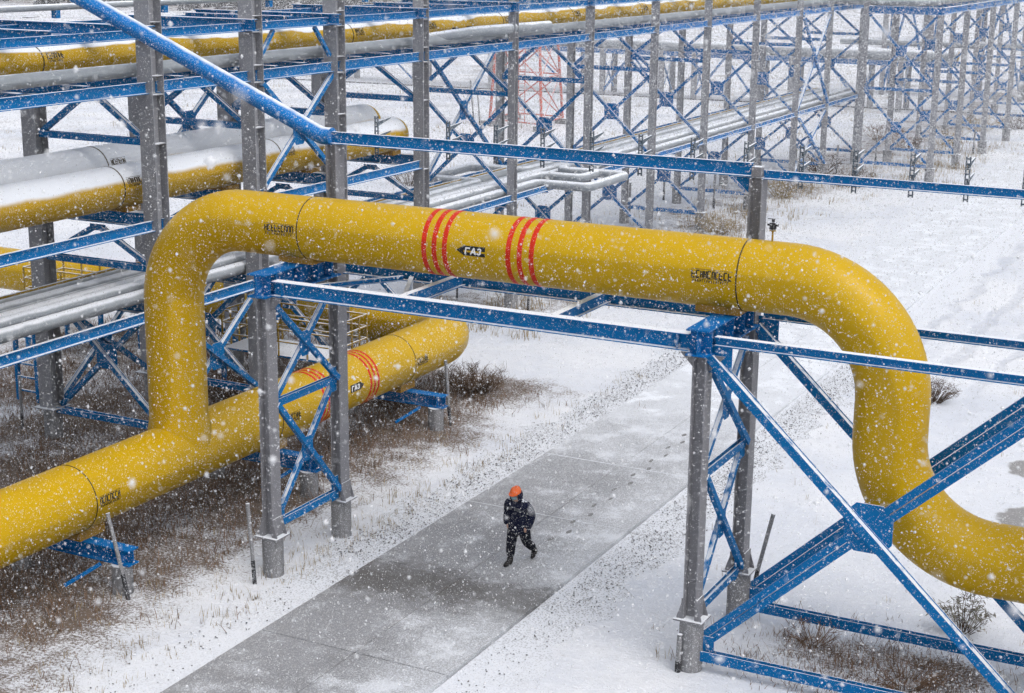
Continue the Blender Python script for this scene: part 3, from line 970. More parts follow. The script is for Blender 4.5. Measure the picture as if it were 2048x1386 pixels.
# grey bundle on the low deck with its expansion loops
ZB = 4.30
def bundle(x, r, label, loop=None, z=None, y1=96, mat=SILVER_SNOW):
    zz = (z if z else 4.09 + r)
    if loop:
        ya, yb, xo = loop
        c = [(x, 14, zz), (x, ya, zz), (xo, ya, zz), (xo, yb, zz), (x, yb, zz), (x, y1, zz)]
        P = fillet(c, 0.32, 6)
    else:
        P = [(x, 14, zz), (x, 50, zz), (x, y1, zz)]
    t = MB().tube(P, r, 20).build('bundle_pipe', mat, None, True)
    tag(t, label, 'pipe', 'grey pipe bundle on the low rack deck')
bundle(-26.0, 0.17, 'clad grey pipe of the low bundle with the widest loop towards the road', (52.6, 56.2, -23.9))
bundle(-26.36, 0.16, 'clad grey pipe of the low bundle with the inner loop towards the road', (53.7, 55.3, -24.7), 4.40)
bundle(-26.69, 0.14, 'straight clad grey pipe, third of the low bundle from the road')
bundle(-27.12, 0.17, 'straight clad grey pipe, fourth of the low bundle from the road')
bundle(-27.46, 0.14, 'slim straight grey pipe, fifth of the low bundle from the road', mat=SILVER)
bundle(-27.82, 0.17, 'clad grey pipe of the low bundle with a loop away from the road', (51.6, 55.2, -30.2))
bundle(-28.22, 0.16, 'straight clad grey pipe on the far edge of the low bundle', mat=SILVER)
o = MB().rod((-28.62, 14, 4.32), (-28.62, 97, 4.32), 0.055, 10).build('gas_line', YRAIL, None, True)
tag(o, 'thin yellow line along the far edge of the grey bundle', 'pipe')
o = MB().tube(fillet([(-26.4, 44.5, 9.87), (-25.75, 47.4, 10.05), (-25.45, 52.3, 10.05)], 0.5, 5), 0.17, 18).build('stub_pipe', SILVER_SNOW, None, True)
tag(o, 'short pale pipe with a blunt end hanging outside the rack deck', 'pipe')
for k, yy in enumerate((48.3, 49.3)):
    tag(MB().box((-27.05, yy, 9.95), (0.16, 0.2, 0.28)).build('junction_box', BLACK), f'small black box on the yellow deck pipe, {"left" if k == 0 else "right"} one of two', 'junction box')

# second rack, stepping out to the right
XBF, XBR = -19.72, -23.86
def rack_b(y, label):
    t = thing('rack_bent', label, 'rack frame', ((XBF + XBR) / 2, y, 0), 'frames of the wide hazy rack')
    s = 0.30
    for x in (XBF, XBR):
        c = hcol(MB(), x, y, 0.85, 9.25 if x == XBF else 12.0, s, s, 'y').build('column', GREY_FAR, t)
        MB().rod((x, y, -0.3), (x, y, 0.82), 0.27, 14).build('pile', PILE, c, True)
        MB().box((x, y, 0.835), (0.6, 0.5, 0.03)).build('base_plate', GREY, c)
    xa, xb, xm = XBR + s / 2, XBF - s / 2, (XBF + XBR) / 2
    for z0, z1 in ((1.0, 5.0), (5.25, 9.25)):
        brace(MB(), (xa, y, z1), (xb, y, z0), 0.13, 0.13, 'xz').build('brace', BLUE_FAR, t)
        brace(MB(), (xa, y + 0.14, z0), (xb, y + 0.14, z1), 0.13, 0.13, 'xz').build('brace', BLUE_FAR, t)
        gusset((xm, y + 0.07, (z0 + z1) / 2), 0.3, 0.3, 'xz', BLUE_FAR, t, 0.014)
    for z in (0.92, 5.12):
        MB().ibeam((xa, y, z), (xb, y, z), 0.18, 0.16, 0.016, 0.014, (0, 1, 0)).build('strut', BLUE_FAR, t)
    MB().ibeam((xa - 0.1, y, 9.46), (XBF + 0.15, y, 9.46), 0.40, 0.26, 0.02, 0.014).build('cross_beam', BLUE_FAR, t)
YBF = [89.7, 96.6, 104.4, 112.5, 121.0, 130.0]
for k, y in enumerate(YBF):
    rack_b(y, f'hazy frame of the wider rack with two stacked crosses, {ORD[k]} one going away')
for j in range(len(YBF) - 1):
    for row, x in (('near', XBF), ('far', XBR)):
        o = MB().ibeam((x, YBF[j] + 0.16, 9.46), (x, YBF[j + 1] - 0.16, 9.46), 0.36, 0.24, 0.02, 0.014).build('rack_beam', BLUE_FAR)
        tag(o, f'blue top beam of the wider rack on its {row} side, {ORD[j]} bay going away', 'beam', 'long beams of the wider rack')
for k, (x, r, z) in enumerate(((-20.6, 0.22, 9.9), (-21.3, 0.3, 9.98), (-22.3, 0.36, 10.02), (-23.1, 0.2, 9.88))):
    P = fillet([(-27.5 + k * 0.6, 90.3 + k * .9, z), (x, 90.3 + k * .9, z), (x, 190, z)], 1.2, 6)
    o = MB().tube(P, r, 20).build('deck_pipe', YSNOW if k == 2 else SILVER_SNOW, None, True)
    tag(o, ['slim grey', 'thick grey', 'thick yellow', 'small grey'][k] + ' pipe turning onto the top of the wider rack', 'pipe')

# far cross rack that runs left to right in the haze
def cross_rack(y, xs, z1, z2, nm):
    for k, x in enumerate(xs):
        t = thing('trestle_bent', f'pale hazy trestle bent of the {nm} cross rack, {ORD[k]} from the left', 'trestle', (x, y, 0), 'bents of the far cross racks')
        m = MB()
        for dy in (0, 2.6):
            hcol(MB(), x, y + dy, 0, z1, 0.4, 0.4, 'y').build('column', GREY_FAR, t)
        m.ibeam((x, y, z1 - 0.2), (x, y + 2.6, z1 - 0.2), 0.3, 0.24)
        m.bar((x, y, 0.4), (x, y + 2.6, z1 - 0.5), 0.12).bar((x, y + 2.6, 0.4), (x, y, z1 - 0.5), 0.12)
        m.build('brace', BLUE_FAR, t)
        if k + 1 < len(xs) and k % 2 == 0:
            b = MB().bar((x, y, 0.3), ((x + xs[k + 1]) / 2, y, z1 - 0.3), 0.18).bar((xs[k + 1], y, 0.3), ((x + xs[k + 1]) / 2, y, z1 - 0.3), 0.18)
            b.build('brace', BLUE_FAR, t)
    x0, x1 = xs[0] - 4, xs[-1] + 4
    for k, (dy, r, mt) in enumerate(((0.3, 0.45, SILVER_SNOW), (1.3, 0.35, SILVER_SNOW), (2.2, 0.4, YSNOW))):
        o = MB().tube([(x0, y + dy, z1 + r), ((x0 + x1) / 2, y + dy, z1 + r), (x1, y + dy, z1 + r)], r, 18).build('cross_pipe', mt, None, True)
        tag(o, f'{["front grey", "middle grey", "rear yellow"][k]} pipe lying on the {nm} cross rack', 'pipe')
    for k, dy in enumerate((-0.05, 2.65)):
        o = MB().ibeam((x0, y + dy, z1 - 0.2), (x1, y + dy, z1 - 0.2), 0.4, 0.24).build('rack_beam', BLUE_FAR)
        tag(o, f'hazy blue beam on the {["front", "rear"][k]} of the {nm} cross rack', 'beam')
    if z2:
        for k, dy in enumerate((0.2, 1.4)):
            o = MB().tube([(x0, y + dy, z2), (x1, y + dy, z2)], 0.3, 16).build('cross_pipe', SILVER_SNOW, None, True)
            tag(o, f'{["front", "rear"][k]} lower grey pipe hung in the {nm} cross rack', 'pipe')
cross_rack(128, [-84, -76, -68, -60, -57, -51.5, -48.5, -43, -40, -34, -31], 4.0, 0, 'nearer')
cross_rack(142, [-36, -32, -28, -24, -20, -16, -12, -8, -4], 9.0, 4.6, 'farther')

# ------------------------------------------------------------------ red lattice mast
t = thing('lattice_mast', 'red lattice mast base standing beyond the rack', 'mast', (-52, 103, 0))
cn = [(-54.1, 101.6), (-49.2, 100.2), (-50.2, 105.8), (-54.6, 106.3)]
cx, cy = -52, 103.4
def at(i, z):
    k = 1 - 0.22 * z / 7.5
    x, y = cn[i % 4]
    return Vector((cx + (x - cx) * k, cy + (y - cy) * k, z))
for i in range(4):
    MB().rod(at(i, 0.2), at(i, 7.6), 0.10, 8).build('mast_leg', REDSTEEL, t)
    MB().box((cn[i][0], cn[i][1], 0.15), (0.9, 0.9, 0.5)).build('footing', PILE, t)
    for z0, z1 in ((0.5, 3.6), (3.6, 6.6)):
        MB().rod(at(i, z0), at(i + 1, z1), 0.05, 6).rod(at(i + 1, z0), at(i, z1), 0.05, 6).build('lattice', REDSTEEL, t)
    for z in (0.5, 3.6, 6.6, 7.4):
        MB().rod(at(i, z), at(i + 1, z), 0.06, 6).build('lattice', REDSTEEL, t)
m = MB()
for s in (-0.25, 0.25):
    m.rod((cx + s, cy - 0.8, 0.3), (cx + s, cy - 0.8, 7.5), 0.035, 6)
for k in range(22):
    m.rod((cx - 0.25, cy - 0.8, 0.5 + k * 0.32), (cx + 0.25, cy - 0.8, 0.5 + k * 0.32), 0.02, 6)
m.build('ladder', REDSTEEL, t)
MB().rod((cx - 0.9, cy, 0.2), (cx - 0.9, cy, 7.6), 0.16, 8).build('riser', REDSTEEL, t)

# thin line low over the far field
o = MB().rod((-110, 119.0, 0.55), (30, 128.6, 0.55), 0.06, 6).build('field_pipe', DARKPOST)
tag(o, 'thin dark pipe running low across the far snowfield', 'pipe')

# ------------------------------------------------------------------ valve station rails under the rack
def station(x0, x1, y0, y1, z, label):
    t = thing('valve_platform', label, 'platform', ((x0 + x1) / 2, (y0 + y1) / 2, 0))
    MB().box(((x0 + x1) / 2, (y0 + y1) / 2, z), (x1 - x0, y1 - y0, 0.06)).build('deck', BLUE, t)
    for x in (x0, x1):
        for y in (y0, y1):
            MB().bar((x, y, 0), (x, y, z), 0.12).build('leg', BLUE, t)
    n = 4
    cs = [(x0, y0), (x1, y0), (x1, y1), (x0, y1), (x0, y0)]
    for (xa, ya), (xb, yb) in zip(cs, cs[1:]):
        m = MB()
        for k in range(n):
            q = k / n
            m.rod((xa + (xb - xa) * q, ya + (yb - ya) * q, z), (xa + (xb - xa) * q, ya + (yb - ya) * q, z + 1.15), 0.03, 8)
        for h in (0.45, 0.8, 1.15):
            m.rod((xa, ya, z + h), (xb, yb, z + h), 0.028, 8)
        m.build('handrail', YRAIL, t)
    return t
station(-28.3, -24.3, 36.5, 38.1, 1.25, 'low blue platform with yellow handrails under the rack behind the left tower')
station(-36.5, -33.4, 37.0, 38.8, 1.6, 'blue platform with yellow handrails beside the far yellow pipe at the left edge')
t = thing('ladder_cage', 'small blue ladder frame standing on ground under the rack', 'ladder', (-32.3, 32.7, 0))
m = MB()
for x, y in ((-32.75, 32.7), (-32.0, 32.7)):
    MB().bar((x, y, 0), (x, y, 2.05), 0.11).build('upright', BLUE, t)
for k in range(5):
    m.bar((-32.75, 32.7, 0.3 + k * 0.4), (-32.0, 32.7, 0.3 + k * 0.4), 0.05)
m.build('rung', BLUE, t)

# ------------------------------------------------------------------ marker posts
def post(x, y, h, lean, r, label, grp=None):
    t = thing('marker_post', label, 'post', (x, y, 0), grp)
    MB().rod((x, y, -0.1), (x + lean * 0.3, y, h * 0.3), r * 1.08, 10).build('sleeve', DARKPOST, t, True)
    MB().rod((x + lean * 0.3, y, h * 0.3), (x + lean, y, h), r, 10).build('post', PILE, t, True)
    return t
post(-20.43, 23.0, 1.78, -0.44, 0.042, 'thin leaning grey post in front of the nearest pile')
post(-18.69, 24.88, 1.75, -0.12, 0.042, 'thin upright post in the weeds left of the front portal leg')
post(-20.6, 36.5, 1.85, -0.14, 0.045, 'thin grey post beside the far elbow and brown bush')
post(-9.45, 29.4, 1.8, 0.38, 0.042, 'dark leaning post behind the right rear portal leg')
post(-9.45, 25.25, 0.75, 0.02, 0.05, 'short dark stake at the foot of the right front portal leg')
post(-30.6, 30.6, 1.5, 0.0, 0.04, 'dark thin post by the far rack column at the left edge')
far = [(1327, 400), (1427, 418), (1593, 386), (1672, 350), (1904, 331), (1851, 366), (1946, 308), (1258, 437), (1056, 625), (914, 600), (820, 588), (1750, 330), (960, 250), (948, 250)]
def onground(u, v):
    d = rr * ((u - 1024) / 3171.3) - uu * ((v - 693) / 3171.3) + f_
    k = -CAM_H / d.z
    return d.x * k, d.y * k
for k, (u, v) in enumerate(far):
    x, y = onground(u, v)
    post(x, y, 1.75 if k < 12 else 3.2, 0.02 if k < 12 else -0.3, 0.04 if y < 60 else 0.055, f'thin dark marker post in snow about {int(y)} metres off, by the rack', 'thin marker posts out by the rack')

# ------------------------------------------------------------------ plants
def blades(mb, x, y, n, h, spread, wd, lean=0.5, r=rnd):
    for i in range(n):
        a = r.uniform(0, 2 * pi)
        d = spread * sqrt(r.random())
        bx, by = x + d * cos(a), y + d * sin(a)
        hh = h * r.uniform(0.45, 1.1)
        la = r.uniform(0, 2 * pi)
        ln = hh * lean * r.uniform(0.1, 1)
        tx, ty = bx + ln * cos(la), by + ln * sin(la)
        pa = r.uniform(0, pi)
        ox, oy = wd * cos(pa), wd * sin(pa)
        o = len(mb.v)
        mx, my = (bx * 0.6 + tx * 0.4), (by * 0.6 + ty * 0.4)
        mb.v += [Vector((bx - ox, by - oy, 0)), Vector((bx + ox, by + oy, 0)), Vector((mx + ox * .8, my + oy * .8, hh * 0.55)), Vector((mx - ox * .8, my - oy * .8, hh * 0.55)), Vector((tx, ty, hh))]
        mb.f += [(o, o + 1, o + 2, o + 3), (o + 3, o + 2, o + 4)]

gr = MB()
for i in range(170):          # straw along the left verge and the foot of the portal
    y = rnd.uniform(17, 44)
    x = -17.75 - abs(rnd.gauss(0, 0.75))
    if rnd.random() < 0.5:
        y = rnd.gauss(28.5, 2.2)
    blades(gr, x, y, rnd.randint(2, 7), rnd.uniform(0.12, 0.34), 0.16, 0.005)
for i in range(330):          # between header and verge
    blades(gr, rnd.uniform(-21.5, -17.8), rnd.uniform(15, 36), rnd.randint(2, 6), rnd.uniform(0.08, 0.25), 0.15, 0.006)
for i in range(700):          # along the foot of the rack
    y = rnd.uniform(46, 110)
    x = rnd.gauss(-25.5 if y < 88 else -21.5, 1.8)
    blades(gr, x, y, rnd.randint(6, 14), rnd.uniform(0.2, 0.6), 0.4, 0.012)
for i in range(500):
    blades(gr, rnd.uniform(-120, -30), rnd.uniform(60, 190), 8, rnd.uniform(0.2, 0.5), 0.8, 0.02)
for i in range(160):
    blades(gr, rnd.uniform(-11.5, 2), rnd.uniform(24, 60), rnd.randint(2, 6), rnd.uniform(0.1, 0.3), 0.15, 0.006)
tag(gr.build('dry_grass', STRAW), 'pale dry grass stems poking through the snow', 'grass', kind='stuff')
wd_ = MB()
for i in range(3800):         # brown scrub under the header and the near rack
    x = rnd.gauss(-23.0, 1.7)
    y = rnd.uniform(14, 41)
    if x > -20.2 and rnd.random() < 0.6:
        continue
    blades(wd_, x, y, rnd.randint(3, 7), rnd.uniform(0.12, 0.42), 0.22, 0.008, 0.9)
for i in range(2600):
    blades(wd_, rnd.uniform(-37, -25), rnd.uniform(27, 44), rnd.randint(4, 9), rnd.uniform(0.1, 0.40), 0.25, 0.009, 0.9)
for i in range(420):
    x, y = rnd.gauss(-6.2, 1.5), rnd.gauss(27.0, 0.9)
    blades(wd_, x, y, rnd.randint(4, 9), rnd.uniform(0.05, 0.30), 0.2, 0.006, 1.2)
tag(wd_.build('dry_scrub', WEED), 'low brown scrub in thin snow below the yellow pipes and bracing', 'scrub', kind='stuff')

def bush(x, y, h, rad, n, mat, label, name='dry_bush', leaf=False):
    t = thing(name, label, 'bush', (x, y, 0))
    r = random.Random(int(x * 100) + int(y * 7))
    m = MB()
    lf = MB()
    for i in range(n):
        a = r.uniform(0, 2 * pi)
        d = rad * sqrt(r.random())
        p = Vector((x + d * 0.35 * cos(a), y + d * 0.35 * sin(a), 0))
        e = Vector((x + d * cos(a), y + d * sin(a), h * r.uniform(0.45, 1.0) * (1 - 0.3 * d / rad)))
        mid = (p + e) / 2 + Vector((r.uniform(-.1, .1), r.uniform(-.1, .1), r.uniform(0, .12))) * rad
        w0 = 0.008 + 0.0001 * y
        m.tube([p, mid, e], [w0, w0 * .7, w0 * .3], 3, False)
        for k in range(4):
            q = r.uniform(0.3, 1.0)
            s = mid.lerp(e, q)
            e2 = s + Vector((r.uniform(-1, 1), r.uniform(-1, 1), r.uniform(-0.1, 1))) * rad * 0.22
            m.tube([s, e2], [w0 * .5, w0 * .25], 3, False)
            if leaf:
                for q2 in range(2):
                    c = e2 + Vector((r.uniform(-1, 1), r.uniform(-1, 1), r.uniform(-1, 1))) * 0.05
                    u1 = Vector((r.uniform(-1, 1), r.uniform(-1, 1), r.uniform(-.6, .3))).normalized() * 0.07
                    u2 = u1.cross(Vector((0, 0, 1))).normalized() * 0.018
                    o = len(lf.v)
                    lf.v += [c - u1, c + u2, c + u1, c - u2]
                    lf.f.append((o, o + 1, o + 2, o + 3))
    m.build('twigs', mat, t)
    if leaf:
        lf.build('leaves', LEAFY, t)
bush(-21.6, 39.6, 1.0, 1.15, 170, TWIG, 'dense brown twiggy bush behind the thin post by the elbow')
bush(-22.9, 37.4, 0.8, 1.1, 130, TWIG, 'brown twiggy bush half hidden beneath the header pipe')
bush(-9.45, 45.4, 0.75, 0.85, 110, TWIG, 'snow-dusted bush on the open snow right of the S-bend')
bush(-25.2, 80.3, 1.3, 1.2, 80, STRAW, 'tawny grass bush at a rack foot above the grey post')
bush(-24.6, 68.6, 1.1, 1.2, 70, STRAW, 'tawny grass clump just above the yellow loop crown')
bush(-44.3, 74.0, 1.4, 1.5, 80, TWIG, 'grey-brown bush on snow below the capped pipes')
bush(-5.2, 29.6, 0.75, 0.65, 40, TWIG, 'green-grey leafy plant near the right picture edge', 'leafy_plant', True)
bush(-7.6, 27.6, 0.5, 0.6, 34, WEED, 'reddish brown weed clump inside the right bracing')
bush(-5.6, 26.7, 0.42, 0.9, 60, WEED, 'wide brown weed clump at the bottom right edge')
bush(-27.2, 35.5, 1.0, 1.3, 120, TWIG, 'dark brown bush under the rack behind the riser')
bush(-30.5, 41.5, 1.5, 1.4, 120, WEED, 'rust-brown bush beyond the grey bundle at left')
for k, (u, v) in enumerate(((1640, 345), (1800, 300), (1890, 290), (1700, 375), (1760, 280), (1960, 262), (2030, 258))):
    x, y = onground(u, v)
    bush(x, y, 1.3, 1.8, 60, [TWIG, WEED, STRAW][k % 3], f'hazy {["dark", "brown", "tawny"][k % 3]} bush at the wider rack, {ORD[k]} counted from the left', 'far_bush')

# far scrub belt at the head of the view
fs = MB()
for i in range(2600):
    x, y = rnd.uniform(-360, -120), rnd.uniform(235, 420)
    h = rnd.uniform(1.2, 3.6)
    r = h * rnd.uniform(0.3, 0.55)
    o = len(fs.v)
    a0 = rnd.uniform(0, 3)
    for k in range(5):
        a = a0 + 2 * pi * k / 5
        fs.v.append(Vector((x + r * cos(a), y + r * sin(a), 0)))
    fs.v.append(Vector((x + rnd.uniform(-.3, .3), y, h)))
    fs.f += [(o + k, o + (k + 1) % 5, o + 5) for k in range(5)]
tag(fs.build('far_woods', FOREST), 'grey belt of far-off scrub fading into the snowfall', 'woods', kind='stuff')

# ------------------------------------------------------------------ the worker
def skin_obj(name, joints, bones, mat, parent, lev=2):
    """one continuous surface grown round connected joints: (x, y, z, rx, ry)"""
    names = list(joints)
    idx = {k: i for i, k in enumerate(names)}
    me = bpy.data.meshes.new(name)
    me.from_pydata([joints[k][:3] for k in names], [(idx[a], idx[b]) for a, b in bones], [])
    me.materials.append(mat)
    o = bpy.data.objects.new(name, me)
    COL.objects.link(o)
    o.parent = parent
    sm = o.modifiers.new('skin', 'SKIN')
    sm.use_smooth_shade = True
    sm.branch_smoothing = 0.6
    sv = me.skin_vertices[0].data
    for i, k in enumerate(names):
        sv[i].radius = joints[k][3:5]
        sv[i].use_root = (i == 0)
    sb = o.modifiers.new('sub', 'SUBSURF')
    sb.levels = sb.render_levels = lev
    return o

# local frame: facing -Y (towards the lower left of the road), x to his left
pw = thing('person', 'person in orange helmet and dark navy winter clothes walking down the road', 'person', (-14.30, 28.30, 0.09))
pw.rotation_euler = (0, 0, radians(-5))
pw.scale = (1.04, 1.0, 1.0)
J = dict(pel=(0, 0.02, 0.92, .15, .12), sp=(0, 0.0, 1.12, .155, .12), ch=(0, -0.03, 1.32, .19, .13), nk=(0, -0.07, 1.49, .065, .065), hd=(0, -0.12, 1.60, .085, .10), ht=(0, -0.13, 1.70, .07, .085),
         sl=(0.19, -0.03, 1.40, .075, .075), el=(0.265, 0.05, 1.14, .058, .058), wl=(0.245, -0.04, 0.94, .042, .042),
         sr=(-0.19, -0.03, 1.40, .075, .075), er=(-0.265, 0.05, 1.14, .058, .058), wr=(-0.245, -0.04, 0.94, .042, .042),
         hl=(0.10, 0.03, 0.86, .095, .095), kl=(0.12, 0.12, 0.48, .068, .068), al=(0.12, 0.44, 0.22, .045, .045),
         hr=(-0.10, 0.0, 0.86, .095, .095), kr=(-0.11, -0.10, 0.48, .068, .068), ar=(-0.11, -0.14, 0.09, .045, .045))
Bn = [('pel', 'sp'), ('sp', 'ch'), ('ch', 'nk'), ('nk', 'hd'), ('hd', 'ht'), ('ch', 'sl'), ('sl', 'el'), ('el', 'wl'), ('ch', 'sr'), ('sr', 'er'), ('er', 'wr'), ('pel', 'hl'), ('hl', 'kl'), ('kl', 'al'), ('pel', 'hr'), ('hr', 'kr'), ('kr', 'ar')]
for s, k in ((1, 'l'), (-1, 'r')):         # hands: palm, four curled fingers and a thumb, tucked at the pockets
    J['pm' + k] = (0.205 * s, -0.07, 0.86, .030, .040)
    Bn.append(('w' + k, 'pm' + k))
    for q in range(4):
        J[f'f{q}a{k}'] = ((0.225 - 0.020 * q) * s, -0.09, 0.81 - (0.006 if q in (1, 2) else 0), .0095, .0095)
        J[f'f{q}b{k}'] = ((0.215 - 0.020 * q) * s, -0.07, 0.775 - (0.006 if q in (1, 2) else 0), .0085, .0085)
        Bn += [('pm' + k, f'f{q}a{k}'), (f'f{q}a{k}', f'f{q}b{k}')]
    J['th' + k] = (0.17 * s, -0.10, 0.835, .011, .011)
    Bn.append(('pm' + k, 'th' + k))
body = skin_obj('body', J, Bn, SKIN, pw)
fc = MB()
fc.tube([(0, -0.205, 1.625), (0, -0.236, 1.60), (0, -0.21, 1.588)], [0.010, 0.017, 0.012], 8)
for s in (-1, 1):
    fc.tube([(0.094 * s, -0.10, 1.63), (0.102 * s, -0.095, 1.60), (0.095 * s, -0.10, 1.57)], [0.008, 0.016, 0.008], 8)
def local_build(mb, name, mat, parent, smooth=True):
    me = mb.mesh(name, Vector((0, 0, 0)), smooth)
    me.materials.append(mat)
    o = bpy.data.objects.new(name, me)
    COL.objects.link(o)
    o.parent = parent
    return o
local_build(fc, 'face', SKIN, body)
ey = MB()
for s in (-1, 1):
    ey.box((0.034 * s, -0.214, 1.625), (0.026, 0.008, 0.010))
local_build(ey, 'eyes', BLACK, body, False)
local_build(MB().tube([(-0.06, -0.19, 1.555), (0, -0.232, 1.55), (0.06, -0.19, 1.555)], [0.03, 0.045, 0.03], 10), 'scarf', MASK, pw)
# jacket, hood, trousers
jk = dict(h=(0, 0.03, 0.64, .235, .195), p=(0, 0.025, 0.86, .265, .215), p2=(0, 0.0, 0.99, .27, .215), s=(0, -0.01, 1.14, .265, .21), c=(0, -0.03, 1.30, .27, .21), n=(0, -0.06, 1.46, .165, .16),
          sl=(0.225, -0.03, 1.375, .125, .125), e=(0.275, 0.05, 1.13, .105, .105), wl=(0.26, -0.03, 0.93, .088, .088), ql=(0.22, -0.07, 0.85, .075, .075),
          sr=(-0.225, -0.03, 1.375, .125, .125), er=(-0.275, 0.05, 1.13, .105, .105), wr=(-0.26, -0.03, 0.93, .088, .088), qr=(-0.22, -0.07, 0.85, .075, .075))
skin_obj('jacket', jk, [('h', 'p'), ('p', 'p2'), ('p2', 's'), ('s', 'c'), ('c', 'n'), ('c', 'sl'), ('sl', 'e'), ('e', 'wl'), ('wl', 'ql'), ('c', 'sr'), ('sr', 'er'), ('er', 'wr'), ('wr', 'qr')], NAVY, pw)
hd = MB()
n = 20
for k in range(9):                         # hood round the head, open to the front
    a = -pi / 2 * 0.55 + (pi * 0.80) * k / 8
    for i in range(n):
        q = radians(50) + radians(260) * i / (n - 1)
        rad = 0.135 * cos(a * 0.9) ** 0.5 if cos(a * 0.9) > 0 else 0.02
        hd.v.append(Vector((rad * sin(q) * 1.0, -0.10 - rad * cos(q) * 1.1, 1.55 + 0.145 * sin(a))))
for k in range(8):
    for i in range(n - 1):
        hd.f.append((k * n + i, k * n + i + 1, (k + 1) * n + i + 1, (k + 1) * n + i))
ho = local_build(hd, 'hood', NAVY, pw)
sd = ho.modifiers.new('thick', 'SOLIDIFY')
sd.thickness = 0.02
tr_ = dict(p=(0, 0.02, 0.98, 0.13, 0.11), hl=(0.11, 0.03, 0.82, 0.138, 0.144), kl=(0.125, 0.12, 0.48, 0.110, 0.110), al=(0.125, 0.41, 0.25, 0.094, 0.094),
           hr=(-0.11, 0.0, 0.82, 0.138, 0.144), kr=(-0.115, -0.10, 0.48, 0.110, 0.110), ar=(-0.115, -0.13, 0.16, 0.096, 0.096))
skin_obj('trousers', tr_, [('p', 'hl'), ('hl', 'kl'), ('kl', 'al'), ('p', 'hr'), ('hr', 'kr'), ('kr', 'ar')], TROUSER, pw)
local_build(MB().tube([(-0.115, -0.12, 0.24), (-0.115, -0.135, 0.10), (-0.115, -0.17, 0.06), (-0.115, -0.28, 0.05), (-0.115, -0.36, 0.045)], [0.06, 0.065, 0.065, 0.055, 0.03], 12), 'boot', BOOT, pw)
local_build(MB().tube([(0.125, 0.37, 0.28), (0.125, 0.44, 0.20), (0.125, 0.45, 0.15), (0.125, 0.40, 0.08), (0.125, 0.34, 0.04)], [0.06, 0.065, 0.065, 0.052, 0.03], 12), 'boot', BOOT, pw)
hh = MB()
for k in range(8):
    a = pi / 2 * k / 7
    for i in range(24):
        q = 2 * pi * i / 24
        R = 0.114 * cos(a) + 0.001
        hh.v.append(Vector((R * sin(q), -0.14 - R * 1.15 * cos(q) + 0.0, 1.655 + 0.125 * sin(a) - 0.05 * cos(q) * cos(a) * 0.8)))
for k in range(7):
    for i in range(24):
        j = (i + 1) % 24
        hh.f.append((k * 24 + i, k * 24 + j, (k + 1) * 24 + j, (k + 1) * 24 + i))
hat = local_build(hh, 'helmet', HAT, pw)
br = MB()
br.slab([(0.108 * sin(q), -0.14 - 0.123 * cos(q) - (0.05 if cos(q) > 0.3 else 0.0), 1.655 - 0.045 * cos(q)) for q in np.linspace(0, 2 * pi, 17)[:-1]], 0.012)
local_build(br, 'helmet_brim', HAT, hat, False)
rf = MB()
for s in (-1, 1):
    rf.box((0.10 * s, -0.232, 1.31), (0.14, 0.03, 0.055))
local_build(rf, 'reflective_patch', REFL, pw, False)

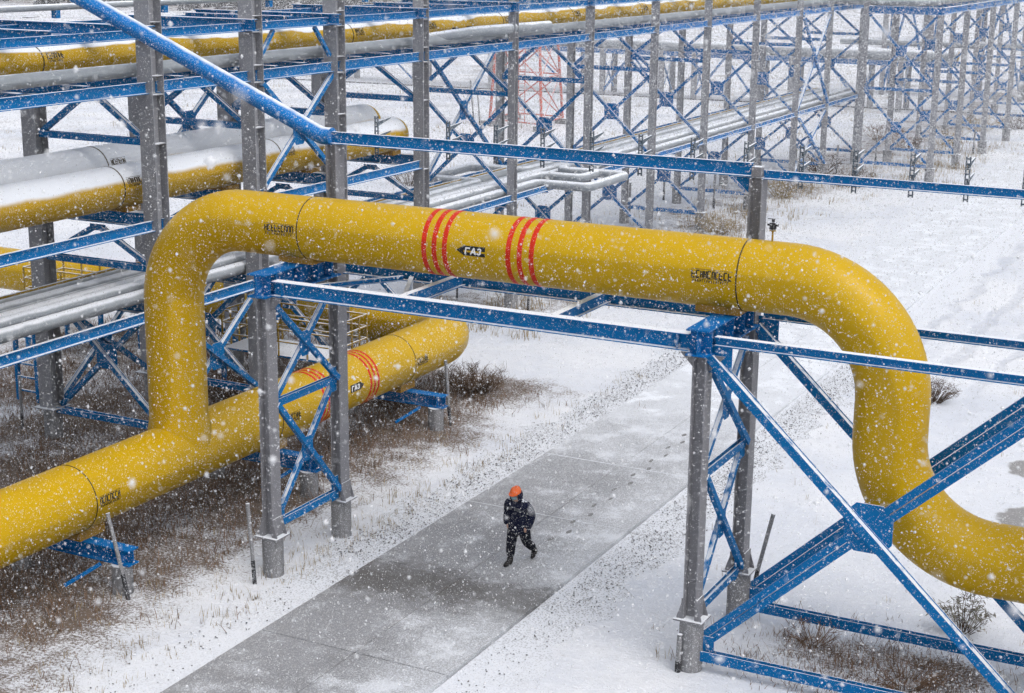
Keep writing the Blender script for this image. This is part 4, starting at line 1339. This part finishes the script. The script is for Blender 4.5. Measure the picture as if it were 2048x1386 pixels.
# ------------------------------------------------------------------ falling snow
def flakes():
    base = np.array([(1, 0, 0), (-1, 0, 0), (0, 1, 0), (0, -1, 0), (0, 0, 1), (0, 0, -1)], float)
    fb = np.array([(0, 2, 4), (2, 1, 4), (1, 3, 4), (3, 0, 4), (2, 0, 5), (1, 2, 5), (3, 1, 5), (0, 3, 5)])
    P = []
    # the air between the camera and the rack, filled evenly in world space and kept where the lens could roughly look
    N = 2900000
    p = np.stack([nrs.uniform(-34, 11, N), nrs.uniform(0.3, 46, N), nrs.uniform(0.15, 13.8, N)], 1)
    dx = p - np.array([0, 0, CAM_H])
    R3 = np.array([rr, uu, f_])
    c = dx @ R3.T
    wid = np.abs(c[:, 0]) < 0.40 * c[:, 2] + 3.5
    hig = np.abs(c[:, 1]) < 0.26 * c[:, 2] + 2.0
    keep = wid & hig & (c[:, 2] > 1.0) & (nrs.rand(N) < np.clip(0.25 + c[:, 2] / 8, 0, 0.9))
    p = p[keep]
    s = nrs.lognormal(math.log(0.0027), 0.52, len(p))
    rot = nrs.uniform(-1, 1, (len(p), 6, 3)) * 0.35
    V = ((base[None] * (1 + rot)) * s[:, None, None] + p[:, None, :]).reshape(-1, 3)
    F = (fb[None] + (np.arange(len(p)) * 6)[:, None, None]).reshape(-1, 3)
    # the air farther off: bigger clumps, so that they still count at a distance
    N2 = 1250000
    p2 = np.stack([nrs.uniform(-75, 10, N2), nrs.uniform(43, 128, N2), nrs.uniform(0.2, 13.8, N2)], 1)
    c2 = (p2 - np.array([0, 0, CAM_H])) @ R3.T
    p2 = p2[(np.abs(c2[:, 0]) < 0.34 * c2[:, 2] + 2) & (np.abs(c2[:, 1]) < 0.23 * c2[:, 2] + 2)]
    tb = np.array([(1, 1, 1), (1, -1, -1), (-1, 1, -1), (-1, -1, 1)], float) * 0.85
    tf = np.array([(0, 1, 2), (0, 3, 1), (0, 2, 3), (1, 3, 2)])
    s2 = nrs.lognormal(math.log(0.0105), 0.4, len(p2))
    V2 = ((tb[None] * (1 + nrs.uniform(-0.4, 0.4, (len(p2), 4, 3)))) * s2[:, None, None] + p2[:, None, :]).reshape(-1, 3)
    F2 = (tf[None] + (np.arange(len(p2)) * 4)[:, None, None]).reshape(-1, 3) + len(V)
    V, F = np.concatenate([V, V2]), np.concatenate([F, F2])
    print('FLAKES', len(p), len(p2))
    me = bpy.data.meshes.new('falling_snow')
    me.vertices.add(len(V))
    me.vertices.foreach_set('co', V.ravel())
    me.loops.add(len(F) * 3)
    me.loops.foreach_set('vertex_index', F.ravel().astype(np.int32))
    me.polygons.add(len(F))
    me.polygons.foreach_set('loop_start', np.arange(0, len(F) * 3, 3, dtype=np.int32))
    me.update()
    me.validate()
    me.materials.append(FLAKE)
    o = bpy.data.objects.new('falling_snow', me)
    COL.objects.link(o)
    tag(o, 'white snowflakes drifting through the air in front of everything', 'snowfall', kind='stuff')
flakes()

# ------------------------------------------------------------------ haze
hz = MB().box((-120, 400, 6.9), (900, 960, 15.8))
m = bpy.data.materials.new('haze')
m.use_nodes = True
t = m.node_tree
t.nodes.clear()
out = t.nodes.new('ShaderNodeOutputMaterial')
pv = t.nodes.new('ShaderNodeVolumePrincipled')
pv.inputs['Color'].default_value = (0.84, 0.89, 0.98, 1)
pv.inputs['Density'].default_value = 0.0066
pv.inputs['Anisotropy'].default_value = 0.2
t.links.new(pv.outputs[0], out.inputs['Volume'])
ho = hz.build('haze', m)
tag(ho, 'pale snow haze filling the air', 'haze', kind='stuff')
